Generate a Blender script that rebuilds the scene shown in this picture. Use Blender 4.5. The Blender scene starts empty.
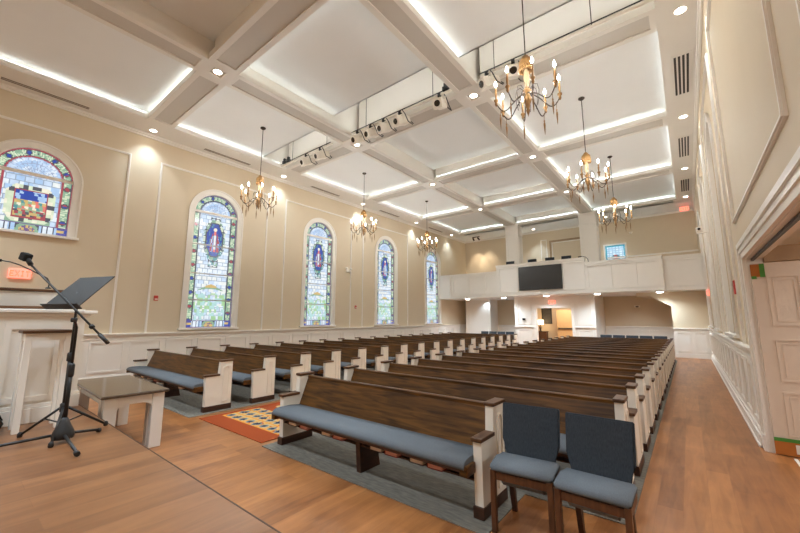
import bpy, bmesh, math, random
from mathutils import Vector, Matrix
random.seed(7)
scene = bpy.context.scene
COL = scene.collection
PI = math.pi
R = math.radians

# ------------------------------------------------------------------ helpers
def new_bm():
    return bmesh.new()

def box(bm, x0, x1, y0, y1, z0, z1, bev=0.0, mi=0):
    vs = [bm.verts.new((x, y, z)) for z in (z0, z1) for y in (y0, y1) for x in (x0, x1)]
    idx = [(0, 2, 3, 1), (4, 5, 7, 6), (0, 1, 5, 4), (2, 6, 7, 3), (0, 4, 6, 2), (1, 3, 7, 5)]
    fs = [bm.faces.new([vs[i] for i in f]) for f in idx]
    for f in fs:
        f.material_index = mi
    if bev > 0:
        es = list({e for f in fs for e in f.edges})
        r = bmesh.ops.bevel(bm, geom=es, offset=bev, segments=2, profile=0.5, affect='EDGES')
        for f in r['faces']:
            f.material_index = mi
    return vs

def prism(bm, pts, axis, a0, a1, mi=0):
    """closed polygon pts (2-D) extruded along axis: 'x' uses (y,z), 'y' uses (x,z), 'z' uses (x,y)"""
    def P(p, a):
        return {'x': (a, p[0], p[1]), 'y': (p[0], a, p[1]), 'z': (p[0], p[1], a)}[axis]
    A = [bm.verts.new(P(p, a0)) for p in pts]
    B = [bm.verts.new(P(p, a1)) for p in pts]
    fs = [bm.faces.new(A), bm.faces.new(B[::-1])]
    n = len(pts)
    for i in range(n):
        fs.append(bm.faces.new((A[i], B[i], B[(i + 1) % n], A[(i + 1) % n])))
    for f in fs:
        f.material_index = mi
    return fs

def ring(bm, outer, inner, axis, a0, a1, closed=True, mi=0):
    """band between two outlines with the same point count, with thickness along axis"""
    def P(p, a):
        return {'x': (a, p[0], p[1]), 'y': (p[0], a, p[1]), 'z': (p[0], p[1], a)}[axis]
    n = len(outer)
    V = [[bm.verts.new(P(p, a)) for p in L] for L in (outer, inner) for a in (a0, a1)]
    o0, o1, i0, i1 = V
    rng = range(n if closed else n - 1)
    for i in rng:
        j = (i + 1) % n
        for q in ((o0[i], o0[j], i0[j], i0[i]), (o1[i], i1[i], i1[j], o1[j]),
                  (o0[i], o1[i], o1[j], o0[j]), (i0[i], i0[j], i1[j], i1[i])):
            bm.faces.new(q).material_index = mi
    if not closed:
        for k in (0, n - 1):
            bm.faces.new((o0[k], o1[k], i1[k], i0[k])).material_index = mi

def rect(a0, a1, b0, b1):
    return [(a0, b0), (a1, b0), (a1, b1), (a0, b1)]

def frame(bm, axis, a0, a1, u0, u1, v0, v1, w):
    ring(bm, rect(u0, u1, v0, v1), rect(u0 + w, u1 - w, v0 + w, v1 - w), axis, a0, a1)

def lathe(bm, prof, c=(0, 0, 0), n=12, mi=0, smooth=True):
    rows = []
    for r, z in prof:
        if r < 1e-5:
            rows.append([bm.verts.new((c[0], c[1], c[2] + z))])
        else:
            rows.append([bm.verts.new((c[0] + r * math.cos(2 * PI * i / n), c[1] + r * math.sin(2 * PI * i / n), c[2] + z)) for i in range(n)])
    for a, b in zip(rows, rows[1:]):
        for i in range(n):
            j = (i + 1) % n
            if len(a) == 1 and len(b) == 1:
                continue
            if len(a) == 1:
                f = bm.faces.new((a[0], b[j], b[i]))
            elif len(b) == 1:
                f = bm.faces.new((a[i], a[j], b[0]))
            else:
                f = bm.faces.new((a[i], a[j], b[j], b[i]))
            f.material_index = mi
            f.smooth = smooth
    if len(rows[0]) > 1:
        bm.faces.new(rows[0][::-1]).material_index = mi
    if len(rows[-1]) > 1:
        bm.faces.new(rows[-1]).material_index = mi

def tube(bm, pts, r, n=8, mi=0, r2=None):
    pts = [Vector(p) for p in pts]
    rows = []
    m = len(pts)
    up = None
    for k, p in enumerate(pts):
        t = (pts[min(k + 1, m - 1)] - pts[max(k - 1, 0)]).normalized()
        if up is None:
            up = Vector((0, 0, 1)) if abs(t.z) < 0.9 else Vector((1, 0, 0))
        s = t.cross(up).normalized()
        up = s.cross(t).normalized()
        rr = r if r2 is None else r + (r2 - r) * k / (m - 1)
        rows.append([bm.verts.new(p + s * (rr * math.cos(2 * PI * i / n)) + up * (rr * math.sin(2 * PI * i / n))) for i in range(n)])
    for a, b in zip(rows, rows[1:]):
        for i in range(n):
            j = (i + 1) % n
            f = bm.faces.new((a[i], a[j], b[j], b[i]))
            f.smooth = True
            f.material_index = mi
    bm.faces.new(rows[0][::-1]).material_index = mi
    bm.faces.new(rows[-1]).material_index = mi

def xf(bm, M):
    bmesh.ops.transform(bm, matrix=M, verts=bm.verts[:])

def obj(name, bm, mat, parent=None, loc=(0, 0, 0), rz=0.0):
    bmesh.ops.recalc_face_normals(bm, faces=bm.faces[:])
    me = bpy.data.meshes.new(name)
    bm.to_mesh(me)
    bm.free()
    for m in (mat if isinstance(mat, (list, tuple)) else [mat]):
        me.materials.append(m)
    o = bpy.data.objects.new(name, me)
    COL.objects.link(o)
    o.location = loc
    o.rotation_euler = (0, 0, rz)
    if parent:
        o.parent = parent
    return o

def tag(o, label, cat, group=None):
    o['label'] = label
    o['category'] = cat
    if group:
        o['group'] = group
    return o

def thing(name, label, cat, loc=(0, 0, 0), rz=0.0, group=None):
    o = bpy.data.objects.new(name, None)
    o.empty_display_size = 0.1
    COL.objects.link(o)
    o.location = loc
    o.rotation_euler = (0, 0, rz)
    return tag(o, label, cat, group)

def struct(name, bm, mat, parent=None):
    o = obj(name, bm, mat, parent)
    if parent is None:
        o['kind'] = 'structure'
    return o

def sroot(name, loc=(0, 0, 0)):
    o = bpy.data.objects.new(name, None)
    o.empty_display_size = 0.1
    COL.objects.link(o)
    o.location = loc
    o['kind'] = 'structure'
    return o

def copy_kids(src, dst):
    for ch in list(src.children):
        c = ch.copy()
        COL.objects.link(c)
        c.parent = dst
        copy_kids(ch, c)

def dup(root, loc, rz=0.0, label=None):
    r = root.copy()
    COL.objects.link(r)
    r.location = loc
    r.rotation_euler = (0, 0, rz)
    copy_kids(root, r)
    if label:
        r['label'] = label
    return r

ORD = ['first', 'second', 'third', 'fourth', 'fifth', 'sixth', 'seventh', 'eighth', 'ninth', 'tenth', 'eleventh', 'twelfth',
       'thirteenth', 'fourteenth', 'fifteenth', 'sixteenth', 'seventeenth', 'eighteenth']

# ------------------------------------------------------------------ materials
def srgb(r, g, b):
    def f(c):
        c /= 255.0
        return c / 12.92 if c <= 0.04045 else ((c + 0.055) / 1.055) ** 2.4
    return (f(r), f(g), f(b), 1.0)

def mat(name, col, rough=0.5, metal=0.0, emit=None, es=0.0, noise=0.0, nscale=8.0, bump=0.0, bscale=60.0, spec=0.5, stretch=None):
    m = bpy.data.materials.new(name)
    m.use_nodes = True
    nt = m.node_tree
    b = nt.nodes['Principled BSDF']
    b.inputs['Base Color'].default_value = col
    b.inputs['Roughness'].default_value = rough
    b.inputs['Metallic'].default_value = metal
    b.inputs['Specular IOR Level'].default_value = spec
    if emit:
        b.inputs['Emission Color'].default_value = emit
        b.inputs['Emission Strength'].default_value = es
    if noise or bump:
        tc = nt.nodes.new('ShaderNodeTexCoord')
        src = tc.outputs['Object']
        if stretch:
            mp = nt.nodes.new('ShaderNodeMapping')
            mp.inputs['Scale'].default_value = stretch
            nt.links.new(src, mp.inputs['Vector'])
            src = mp.outputs['Vector']
    if noise:
        nz = nt.nodes.new('ShaderNodeTexNoise')
        nz.inputs['Scale'].default_value = nscale
        nz.inputs['Detail'].default_value = 5
        nt.links.new(src, nz.inputs['Vector'])
        rp = nt.nodes.new('ShaderNodeValToRGB')
        rp.color_ramp.elements[0].position = 0.3
        rp.color_ramp.elements[1].position = 0.7
        rp.color_ramp.elements[0].color = tuple(c * (1 - noise) for c in col[:3]) + (1,)
        rp.color_ramp.elements[1].color = tuple(min(1, c * (1 + noise)) for c in col[:3]) + (1,)
        nt.links.new(nz.outputs['Fac'], rp.inputs['Fac'])
        nt.links.new(rp.outputs['Color'], b.inputs['Base Color'])
    if bump:
        n2 = nt.nodes.new('ShaderNodeTexNoise')
        n2.inputs['Scale'].default_value = bscale
        nt.links.new(src, n2.inputs['Vector'])
        bp = nt.nodes.new('ShaderNodeBump')
        bp.inputs['Strength'].default_value = bump
        bp.inputs['Distance'].default_value = 0.01
        nt.links.new(n2.outputs['Fac'], bp.inputs['Height'])
        nt.links.new(bp.outputs['Normal'], b.inputs['Normal'])
    return m

M = {}
M['wall'] = mat('wall_paint', srgb(218, 200, 172), 0.6, noise=0.012, nscale=2)
M['white'] = mat('white_trim_paint', srgb(243, 236, 226), 0.4, noise=0.01, nscale=3)
M['ceil'] = mat('ceiling_paint', srgb(240, 238, 234), 0.75, noise=0.01, nscale=2)
M['beam'] = mat('beam_paint', srgb(234, 227, 217), 0.5, noise=0.01, nscale=2)
M['inset'] = mat('beam_inset_shade', srgb(206, 198, 187), 0.55, noise=0.01, nscale=2)  # beam colour darkened to carry the shade inside the recessed panels
M['pewwhite'] = mat('pew_white_paint', srgb(244, 234, 219), 0.45, noise=0.02, nscale=5)
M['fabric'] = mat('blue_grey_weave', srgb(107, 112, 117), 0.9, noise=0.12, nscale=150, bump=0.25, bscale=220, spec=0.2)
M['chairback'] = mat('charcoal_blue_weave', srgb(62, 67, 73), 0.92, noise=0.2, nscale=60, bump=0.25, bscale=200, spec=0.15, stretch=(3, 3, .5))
M['carpet'] = mat('grey_carpet_tile', srgb(128, 121, 110), 0.95, noise=0.22, nscale=14, bump=0.4, bscale=250, spec=0.1, stretch=(.7, 3, 1))
M['black'] = mat('black_metal', srgb(26, 24, 23), 0.42, noise=0.05, nscale=20)
M['plastic'] = mat('black_plastic', srgb(32, 28, 26), 0.55, noise=0.05, nscale=20)
M['foam'] = mat('black_foam', srgb(22, 21, 20), 0.95, noise=0.2, nscale=90)
M['gold'] = mat('antique_gold', srgb(150, 112, 66), 0.5, metal=0.3, noise=0.18, nscale=25)
M['cream'] = mat('aged_cream_candle', srgb(158, 134, 102), 0.5, noise=0.1, nscale=30)
M['iron'] = mat('dark_iron', srgb(70, 58, 48), 0.45, metal=0.5, noise=0.1, nscale=30)
M['bulb'] = mat('warm_bulb', (1, .9, .7, 1), 0.3, emit=(.96, .97, .95, 1), es=140, noise=0.01)
M['lens'] = mat('downlight_lens', (1, 1, 1, 1), 0.3, emit=(1, .93, .82, 1), es=6, noise=0.01)
M['redplastic'] = mat('red_plastic', srgb(190, 50, 35), 0.4, noise=0.04)
M['exit'] = mat('exit_letters', (1, .1, .05, 1), 0.5, emit=(1, .05, .02, 1), es=2.2, noise=0.01)
M['exitface'] = mat('exit_face', (1, .35, .3, 1), 0.5, emit=(1, .20, .13, 1), es=0.55, noise=0.01)
M['screen'] = mat('screen_glass', srgb(30, 26, 23), 0.35, noise=0.03)
M['tan'] = mat('tan_door_veneer', srgb(206, 168, 118), 0.45, noise=0.06, nscale=6, stretch=(6, 6, .6))
M['door'] = mat('primed_door_paint', srgb(222, 204, 186), 0.5, noise=0.01)
M['header'] = mat('bare_header_board', srgb(168, 140, 108), 0.6, noise=0.08, nscale=6)
M['card'] = mat('brown_cardboard', srgb(178, 106, 42), 0.85, noise=0.06, nscale=12)
M['green'] = mat('green_masking_tape', srgb(76, 136, 50), 0.7, noise=0.05, nscale=20)
M['paper'] = mat('white_paper', srgb(226, 216, 204), 0.8, noise=0.03)
M['pages'] = mat('book_pages', srgb(232, 208, 186), 0.8, noise=0.06, nscale=60)
M['bookred'] = mat('red_book_cover', srgb(150, 44, 36), 0.6, noise=0.06)
M['bookpink'] = mat('faded_pink_book', srgb(226, 160, 142), 0.7, noise=0.06, nscale=40)
M['dark'] = mat('dark_slot', srgb(60, 52, 46), 0.7, noise=0.03)
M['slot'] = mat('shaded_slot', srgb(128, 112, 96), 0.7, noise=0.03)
M['chrome'] = mat('brushed_metal', srgb(190, 186, 178), 0.3, metal=0.9, noise=0.04)
M['fixture'] = mat('white_fixture_paint', srgb(246, 238, 226), 0.4, noise=0.03, nscale=15)
M['glassblack'] = mat('black_lens', srgb(38, 26, 20), 0.15, noise=0.03)
M['lead'] = mat('lead_bars', srgb(206, 202, 196), 0.5, noise=0.03)
M['shade'] = mat('lamp_shade_linen', (1, .9, .7, 1), 0.8, emit=(1, .74, .42, 1), es=2.2, noise=0.02)
M['picture'] = mat('dark_picture', srgb(74, 72, 66), 0.4, noise=0.3, nscale=12)
M['bluepane'] = mat('blue_daylight_pane', (.3, .6, .9, 1), 0.3, emit=(.22, .58, .95, 1), es=0.9, noise=0.02)

def wood_mat(name, c0, c1, rough, stretch, scale=6.0, bump=0.05, spec=0.5):
    m = bpy.data.materials.new(name)
    m.use_nodes = True
    nt = m.node_tree
    b = nt.nodes['Principled BSDF']
    b.inputs['Roughness'].default_value = rough
    b.inputs['Specular IOR Level'].default_value = spec
    tc = nt.nodes.new('ShaderNodeTexCoord')
    mp = nt.nodes.new('ShaderNodeMapping')
    mp.inputs['Scale'].default_value = stretch
    nz = nt.nodes.new('ShaderNodeTexNoise')
    nz.inputs['Scale'].default_value = scale
    nz.inputs['Detail'].default_value = 8
    nz.inputs['Distortion'].default_value = 0.6
    rp = nt.nodes.new('ShaderNodeValToRGB')
    rp.color_ramp.elements[0].position = 0.32
    rp.color_ramp.elements[1].position = 0.68
    rp.color_ramp.elements[0].color = c0
    rp.color_ramp.elements[1].color = c1
    nt.links.new(tc.outputs['Object'], mp.inputs['Vector'])
    nt.links.new(mp.outputs['Vector'], nz.inputs['Vector'])
    nt.links.new(nz.outputs['Fac'], rp.inputs['Fac'])
    nt.links.new(rp.outputs['Color'], b.inputs['Base Color'])
    return m

M['pewwood'] = wood_mat('walnut_stained_oak', srgb(54, 30, 6), srgb(106, 67, 24), 0.42, (.6, 7, 7), 4, spec=.28)
M['capwood'] = wood_mat('walnut_cap', srgb(66, 39, 18), srgb(102, 66, 36), 0.42, (5, .8, 5), 4)
M['basewood'] = wood_mat('dark_base_wood', srgb(52, 28, 15), srgb(74, 42, 24), 0.45, (5, 1, 5), 4)
M['chairwood'] = wood_mat('chair_walnut', srgb(74, 44, 26), srgb(108, 68, 42), 0.4, (6, 6, 1), 5)
M['tabletop'] = wood_mat('dark_glossy_tabletop', srgb(84, 70, 58), srgb(104, 88, 74), 0.12, (1, 6, 6), 4)

def floor_mat(name, c0, c1, rough, sx, sy):
    m = bpy.data.materials.new(name)
    m.use_nodes = True
    nt = m.node_tree
    b = nt.nodes['Principled BSDF']
    b.inputs['Roughness'].default_value = rough
    tc = nt.nodes.new('ShaderNodeTexCoord')
    mp = nt.nodes.new('ShaderNodeMapping')
    mp.inputs['Rotation'].default_value = (0, 0, R(90))
    br = nt.nodes.new('ShaderNodeTexBrick')
    br.offset = 0.37
    br.inputs['Color1'].default_value = (0, 0, 0, 1)
    br.inputs['Color2'].default_value = (1, 1, 1, 1)
    br.inputs['Mortar'].default_value = (.35, .35, .35, 1)
    br.inputs['Scale'].default_value = 1.0
    br.inputs['Brick Width'].default_value = sx
    br.inputs['Row Height'].default_value = sy
    br.inputs['Mortar Size'].default_value = 0.0018
    br.inputs['Bias'].default_value = 0.0
    nt.links.new(tc.outputs['Object'], mp.inputs['Vector'])
    nt.links.new(mp.outputs['Vector'], br.inputs['Vector'])
    mp2 = nt.nodes.new('ShaderNodeMapping')
    mp2.inputs['Scale'].default_value = (7, .8, 1)
    nz = nt.nodes.new('ShaderNodeTexNoise')
    nz.inputs['Scale'].default_value = 2.2
    nz.inputs['Detail'].default_value = 7
    nz.inputs['Distortion'].default_value = 0.8
    nt.links.new(tc.outputs['Object'], mp2.inputs['Vector'])
    nt.links.new(mp2.outputs['Vector'], nz.inputs['Vector'])
    nz3 = nt.nodes.new('ShaderNodeTexNoise')
    nz3.inputs['Scale'].default_value = 2.6
    nz3.inputs['Detail'].default_value = 3
    nt.links.new(tc.outputs['Object'], nz3.inputs['Vector'])
    mx = nt.nodes.new('ShaderNodeMix')
    mx.inputs['Factor'].default_value = 0.3
    nt.links.new(nz.outputs['Fac'], mx.inputs['A'])
    nt.links.new(br.outputs['Color'], mx.inputs['B'])
    mx2 = nt.nodes.new('ShaderNodeMix')
    mx2.inputs['Factor'].default_value = 0.3
    nt.links.new(mx.outputs['Result'], mx2.inputs['A'])
    nt.links.new(nz3.outputs['Fac'], mx2.inputs['B'])
    rp = nt.nodes.new('ShaderNodeValToRGB')
    rp.color_ramp.elements[0].position = 0.2
    rp.color_ramp.elements[1].position = 0.8
    rp.color_ramp.elements[0].color = c0
    rp.color_ramp.elements[1].color = c1
    nt.links.new(mx2.outputs['Result'], rp.inputs['Fac'])
    nt.links.new(rp.outputs['Color'], b.inputs['Base Color'])
    return m

M['floor'] = floor_mat('nave_wood_plank', srgb(104, 56, 26), srgb(186, 124, 72), 0.36, 1.2, 0.18)
M['stage'] = floor_mat('stage_wood_plank', srgb(92, 54, 30), srgb(154, 105, 66), 0.34, 1.2, 0.18)

def rug_mat():
    """orange rug: cream bands with small dark blue and orange marks, a cream flowered field beyond"""
    m = bpy.data.materials.new('orange_patterned_rug')
    m.use_nodes = True
    nt = m.node_tree
    b = nt.nodes['Principled BSDF']
    b.inputs['Roughness'].default_value = 0.95
    b.inputs['Specular IOR Level'].default_value = 0.1
    at = nt.nodes.new('ShaderNodeVertexColor')
    at.layer_name = 'weave'
    tc = nt.nodes.new('ShaderNodeTexCoord')
    nz = nt.nodes.new('ShaderNodeTexNoise')
    nz.inputs['Scale'].default_value = 120
    nt.links.new(tc.outputs['Object'], nz.inputs['Vector'])
    mx = nt.nodes.new('ShaderNodeMix')
    mx.data_type = 'RGBA'
    mx.blend_type = 'MIX'
    mx.inputs['Factor'].default_value = 0.015
    nt.links.new(at.outputs['Color'], mx.inputs[6])
    nt.links.new(nz.outputs['Color'], mx.inputs[7])
    nt.links.new(mx.outputs[2], b.inputs['Base Color'])
    return m
M['rug'] = rug_mat()

def glass_mat(strength):
    """backlit stained glass: coloured pieces (mesh colours) times a fine seedy variation, daylight behind"""
    m = bpy.data.materials.new('stained_glass')
    m.use_nodes = True
    nt = m.node_tree
    b = nt.nodes['Principled BSDF']
    b.inputs['Roughness'].default_value = 0.2
    b.inputs['Base Color'].default_value = (.02, .02, .03, 1)
    at = nt.nodes.new('ShaderNodeVertexColor')
    at.layer_name = 'pane'
    tc = nt.nodes.new('ShaderNodeTexCoord')
    nz = nt.nodes.new('ShaderNodeTexNoise')
    nz.inputs['Scale'].default_value = 9
    nt.links.new(tc.outputs['Object'], nz.inputs['Vector'])
    rp = nt.nodes.new('ShaderNodeValToRGB')
    rp.color_ramp.elements[0].color = (.72, .72, .72, 1)
    rp.color_ramp.elements[1].color = (1.15, 1.15, 1.15, 1)
    nt.links.new(nz.outputs['Fac'], rp.inputs['Fac'])
    mx = nt.nodes.new('ShaderNodeMix')
    mx.data_type = 'RGBA'
    mx.blend_type = 'MULTIPLY'
    mx.inputs['Factor'].default_value = 1
    nt.links.new(at.outputs['Color'], mx.inputs[6])
    nt.links.new(rp.outputs['Color'], mx.inputs[7])
    nt.links.new(mx.outputs[2], b.inputs['Emission Color'])
    b.inputs['Emission Strength'].default_value = strength
    return m
M['glass'] = glass_mat(0.56)

# ------------------------------------------------------------------ room dimensions (metres)
XL, XR = -11.5, 0.64
YB = -5.0                 # wall behind the platform
YE = 21.6                 # rear wall behind the balcony
BZ = 6.77                 # underside of the ceiling beams
TOP = 8.5
PIT = 4.14
BAYS = [0.94 + PIT * k for k in range(5)]          # window axes
CROSS = [3.04 + PIT * k for k in range(-2, 5)]     # cross beam axes
PZ, PY = 0.52, 1.195      # platform height and front edge

# floor / platform
bm = new_bm(); box(bm, XL, XR + 0.16, YB, 23.4, -0.1, 0.0); struct('floor', bm, M['floor'])
bm = new_bm(); box(bm, XL, -0.55, YB, PY - 0.012, 0.0, PZ)
plat = struct('floor_platform', bm, M['stage'])
bm = new_bm(); box(bm, XL, -0.55, PY - 0.012, PY, 0.0, PZ + 0.001, 0.003); struct('trim_platform_edge', bm, M['basewood'])

# ------------------------------------------------------------------ side walls with arched openings
GH, RAD = 4.19, 0.685     # full glass height, arch radius
SILL = 1.33
SPR = SILL + GH - RAD
def wall_with_windows(name, x0, x1, wins, ystart, yend, opening=None):
    """wins: list of (yc, sill). builds the wall as slabs around the arched holes"""
    bm = new_bm()
    y = ystart
    if opening:
        oy0, oy1, oz = opening
        if oy0 > y:
            box(bm, x0, x1, y, oy0, 0, TOP)
        box(bm, x0, x1, oy0, oy1, oz, TOP)
        y = oy1
    for yc, sill in wins:
        box(bm, x0, x1, y, yc - RAD, 0, TOP)
        box(bm, x0, x1, yc - RAD, yc + RAD, 0, sill)
        n = 24
        for i in range(n):
            a0, a1 = PI - PI * i / n, PI - PI * (i + 1) / n
            p0 = (yc + RAD * math.cos(a0), SPR + RAD * math.sin(a0))
            p1 = (yc + RAD * math.cos(a1), SPR + RAD * math.sin(a1))
            prism(bm, [p0, p1, (p1[0], TOP), (p0[0], TOP)], 'x', x0, x1)
        y = yc + RAD
    box(bm, x0, x1, y, yend, 0, TOP)
    bmesh.ops.remove_doubles(bm, verts=bm.verts[:], dist=1e-4)
    return struct(name, bm, M['wall'])

left_wins = [(BAYS[0], 3.53)] + [(b, SILL) for b in BAYS[1:]]
right_wins = [(b, SILL) for b in BAYS[2:]]
wall_with_windows('wall_left', XL - 0.3, XL, left_wins, YB, YE)
DOOR_Y0, DOOR_Y1, DOOR_Z = 1.2, 6.41, 2.38
wall_with_windows('wall_right', XR, XR + 0.16, right_wins, YB, YE, (DOOR_Y0, DOOR_Y1, DOOR_Z))
bm = new_bm(); box(bm, XL - 0.3, XR + 0.3, YB - 0.2, YB, 0, TOP); struct('wall_front', bm, M['wall'])

# ------------------------------------------------------------------ stained glass
def lin(r, g, b):
    return srgb(r, g, b)[:3]
WHITE1, WHITE2, WHITE3 = lin(204, 214, 224), lin(182, 200, 222), lin(212, 216, 214)
PAL = dict(lead=lin(74, 76, 84), green=lin(128, 160, 134), lime=lin(194, 206, 178), purple=lin(104, 84, 126), red=lin(150, 66, 74),
           blue=lin(44, 70, 150), sky=lin(156, 184, 216), gold=lin(190, 164, 104), teal=lin(78, 136, 140), cream=lin(218, 214, 192), robe=lin(206, 112, 100))
def hsh(a, b, c=0):
    v = math.sin(a * 127.1 + b * 311.7 + c * 74.7) * 43758.5453
    return v - math.floor(v)

def glass_colour(u, v, style, v0):
    """u across (-.685...685), v up from the sill of a full window; returns linear rgb"""
    P = PAL
    vs = GH - RAD
    r = math.hypot(u, v - vs) if v > vs else abs(u)
    if v < v0 + 0.22:                                    # bottom band
        k = math.floor((u + 0.685) / 0.19)
        if v < v0 + 0.025 or v > v0 + 0.195:
            return P['purple']
        if abs(u) < 0.2:
            return (P['gold'] if hsh(int(u * 40), int(v * 40)) > .45 else P['purple']) if math.hypot(u, (v - v0 - .06) * 1.2) < 0.13 else (P['green'] if math.hypot(u, v - v0 - .04) < .19 else P['lead'])
        if abs(abs(u) - 0.59) < 0.1:
            return P['gold'] if abs(u) - .59 < .025 and abs(v - v0 - .11) < .03 else (P['blue'] if hsh(int(u * 50), int(v * 50)) > .3 else P['purple'])
        return P['lead'] if abs(((u + .01) % .1) - .05) < .012 else (WHITE1 if k % 2 else P['sky'])
    if r > 0.655:
        return P['red'] if style == 'scene' else P['purple']
    s = (v if v < vs else vs + RAD * math.atan2(v - vs, abs(u)))
    if r > 0.505:                                        # leafy border
        if r > 0.64 or r < 0.52:
            return P['lead']
        ph = (s + (0.2 if u > 0 else 0)) % 0.42
        if math.hypot(ph - 0.21, r - 0.58) < 0.042:
            return P['blue'] if hsh(math.floor(s / .42), 3) > .45 else P['red']
        if math.hypot(ph - 0.21, r - 0.58) < 0.065:
            return P['lead']
        if abs((ph * 20) % 1.0 - .5) < 0.16:
            return P['green']
        return P['lime'] if hsh(math.floor(s * 18), math.floor(r * 25)) > 0.42 else P['green']
    if r > 0.475:
        return P['red'] if style == 'scene' else P['lead']
    if v > vs:                                           # fan of pale quarries in the head
        a = math.atan2(v - vs, u)
        if abs((r * 7.5) % 1.0 - .5) < 0.07 or abs((a * 4.2 + math.floor(r * 7.5) * .5) % 1.0 - .5) < 0.035 / max(r, .12):
            return lin(146, 160, 184)
        q = hsh(math.floor(r * 7.5), math.floor(a * 4.2 + .5 * math.floor(r * 7.5)), 5)
        return P['sky'] if q > 0.62 else (WHITE2 if q > .3 else WHITE1)
    row = math.floor(v / 0.12)
    bu = (u + (0.075 if row % 2 else 0)) % 0.15
    base = (WHITE1, WHITE2, WHITE3)[int(hsh(row, math.floor((u + (0.075 if row % 2 else 0)) / .15), 1) * 3) % 3]
    if style == 'scene' and hsh(row, math.floor(u / .15), 8) > .7:
        base = P['sky']
    if v % 0.12 < 0.016 or bu < 0.016:
        base = lin(142, 156, 172)
    if style == 'scene':                                 # wide window: square pictorial panel with a green and gold surround
        cu, cv = u / 0.27, (v - v0 - 0.66) / 0.33
        if abs(cu) < 1 and abs(cv) < 1:
            if abs(cu) > .93 or abs(cv) > .93:
                return P['red']
            q = hsh(math.floor(u * 17 + v * 3), math.floor(v * 15))
            if cv > 0.25:
                return P['blue'] if q > .3 else P['sky']
            if cv > -0.45:
                return (P['green'], P['cream'], P['teal'], P['gold'], P['robe'])[int(q * 5) % 5]
            return (P['red'], P['lead'], P['green'], P['gold'])[int(q * 4) % 4]
        if abs(cu) < 1.5 and abs(cv) < 1.3 and abs(cu) + abs(cv) < 2.3:
            q = hsh(math.floor(u * 14), math.floor(v * 10), 4)
            return P['lime'] if q > .45 else (P['cream'] if q > .2 else P['lead'])
        if abs(v - v0 - .27) < .05 and abs(u) < .36:
            return P['green']
        return base
    mu, mv = u / 0.25, (v - 2.74) / 0.56
    d = math.hypot(mu, mv) if abs(mv) < 2 else 9
    d = max(abs(mu) * .97, (abs(mu) + abs(mv) * 1.0) * .72, abs(mv))
    if d < 1.0:
        if d > 0.92:
            return P['lead']
        # robed standing figure in the middle of the medallion
        if math.hypot(u - .01, v - 3.07) < 0.055:
            return P['cream']
        if abs(u - .01) < 0.04 and 2.36 < v < 3.03:
            return WHITE3 if hsh(int(u * 30), int(v * 9)) > .25 else P['robe']
        if 0.045 <= abs(u - .01) < 0.135 - max(0, v - 2.7) * .25 and 2.36 < v < 2.96:
            return P['red'] if (u < 0 or style == 'warm') and hsh(int(u * 30), int(v * 8)) > .2 else (P['sky'] if style != 'cool' else P['blue'])
        return P['blue'] if hsh(int(u * 28), int(v * 16)) > .18 else P['teal']
    if d < 1.3 or (abs(u) < .16 and abs(v - 2.02) < .16) or (abs(u) < .13 and abs(v - 3.37) < .09):
        q = math.sin(mu * 6) * math.cos(mv * 9)
        if abs(q) < 0.16:
            return P['lead']
        if d > 1.14 and hsh(int(u * 25), int(v * 22)) > .4:
            return base
        return P['green'] if q > 0.1 else (P['lime'] if v > 2.4 else P['teal'])
    if abs(u) < 0.4 and abs(v - 1.2 - .05 * math.cos(u * 8)) < 0.075 * (1 - abs(u) / .42):
        return P['gold'] if abs(u) < .18 and v > 1.22 else P['green']
    if v < 1.05:                                         # lower scene: soft foliage
        q = hsh(math.floor(u * 14), math.floor(v * 9), 2)
        if q > 0.42 - (1.05 - v) * .18:
            return lin(150, 186, 140) if q > .7 else lin(162, 198, 196)
    return base

def glass_mesh(name, style, v0):
    bm = new_bm()
    lay = bm.loops.layers.float_color.new('pane')
    st = 0.0214
    nu = int(round(2 * RAD / st))
    nv = int(math.ceil((GH - v0) / st))
    cache = {}
    def V(i, j):
        if (i, j) not in cache:
            u = -RAD + 2 * RAD * i / nu
            v = v0 + (GH - v0) * j / nv
            vs = GH - RAD
            if v > vs:                                    # pull the outer cells onto the arch
                r = math.hypot(u, v - vs)
                if r > RAD:
                    u, v = u * RAD / r, vs + (v - vs) * RAD / r
            cache[(i, j)] = bm.verts.new((0, u, v))
        return cache[(i, j)]
    vs = GH - RAD
    for i in range(nu):
        for j in range(nv):
            u = -RAD + 2 * RAD * (i + .5) / nu
            v = v0 + (GH - v0) * (j + .5) / nv
            if v > vs and math.hypot(u, v - vs) > RAD + st * 0.45:
                continue
            q = [V(i, j), V(i + 1, j), V(i + 1, j + 1), V(i, j + 1)]
            try:
                f = bm.faces.new(q)
            except ValueError:
                continue
            c = glass_colour(u, v, style, v0)
            for l in f.loops:
                l[lay] = (c[0], c[1], c[2], 1)
    me = bpy.data.meshes.new(name)
    bm.to_mesh(me)
    bm.free()
    me.materials.append(M['glass'])
    return me

def arch_outline(hw, v0, vs, n=24):
    pts = [(-hw, v0)]
    pts += [(hw * math.cos(PI - PI * i / n), vs + hw * math.sin(PI - PI * i / n)) for i in range(n + 1)]
    pts += [(hw, v0)]
    return pts

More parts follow.
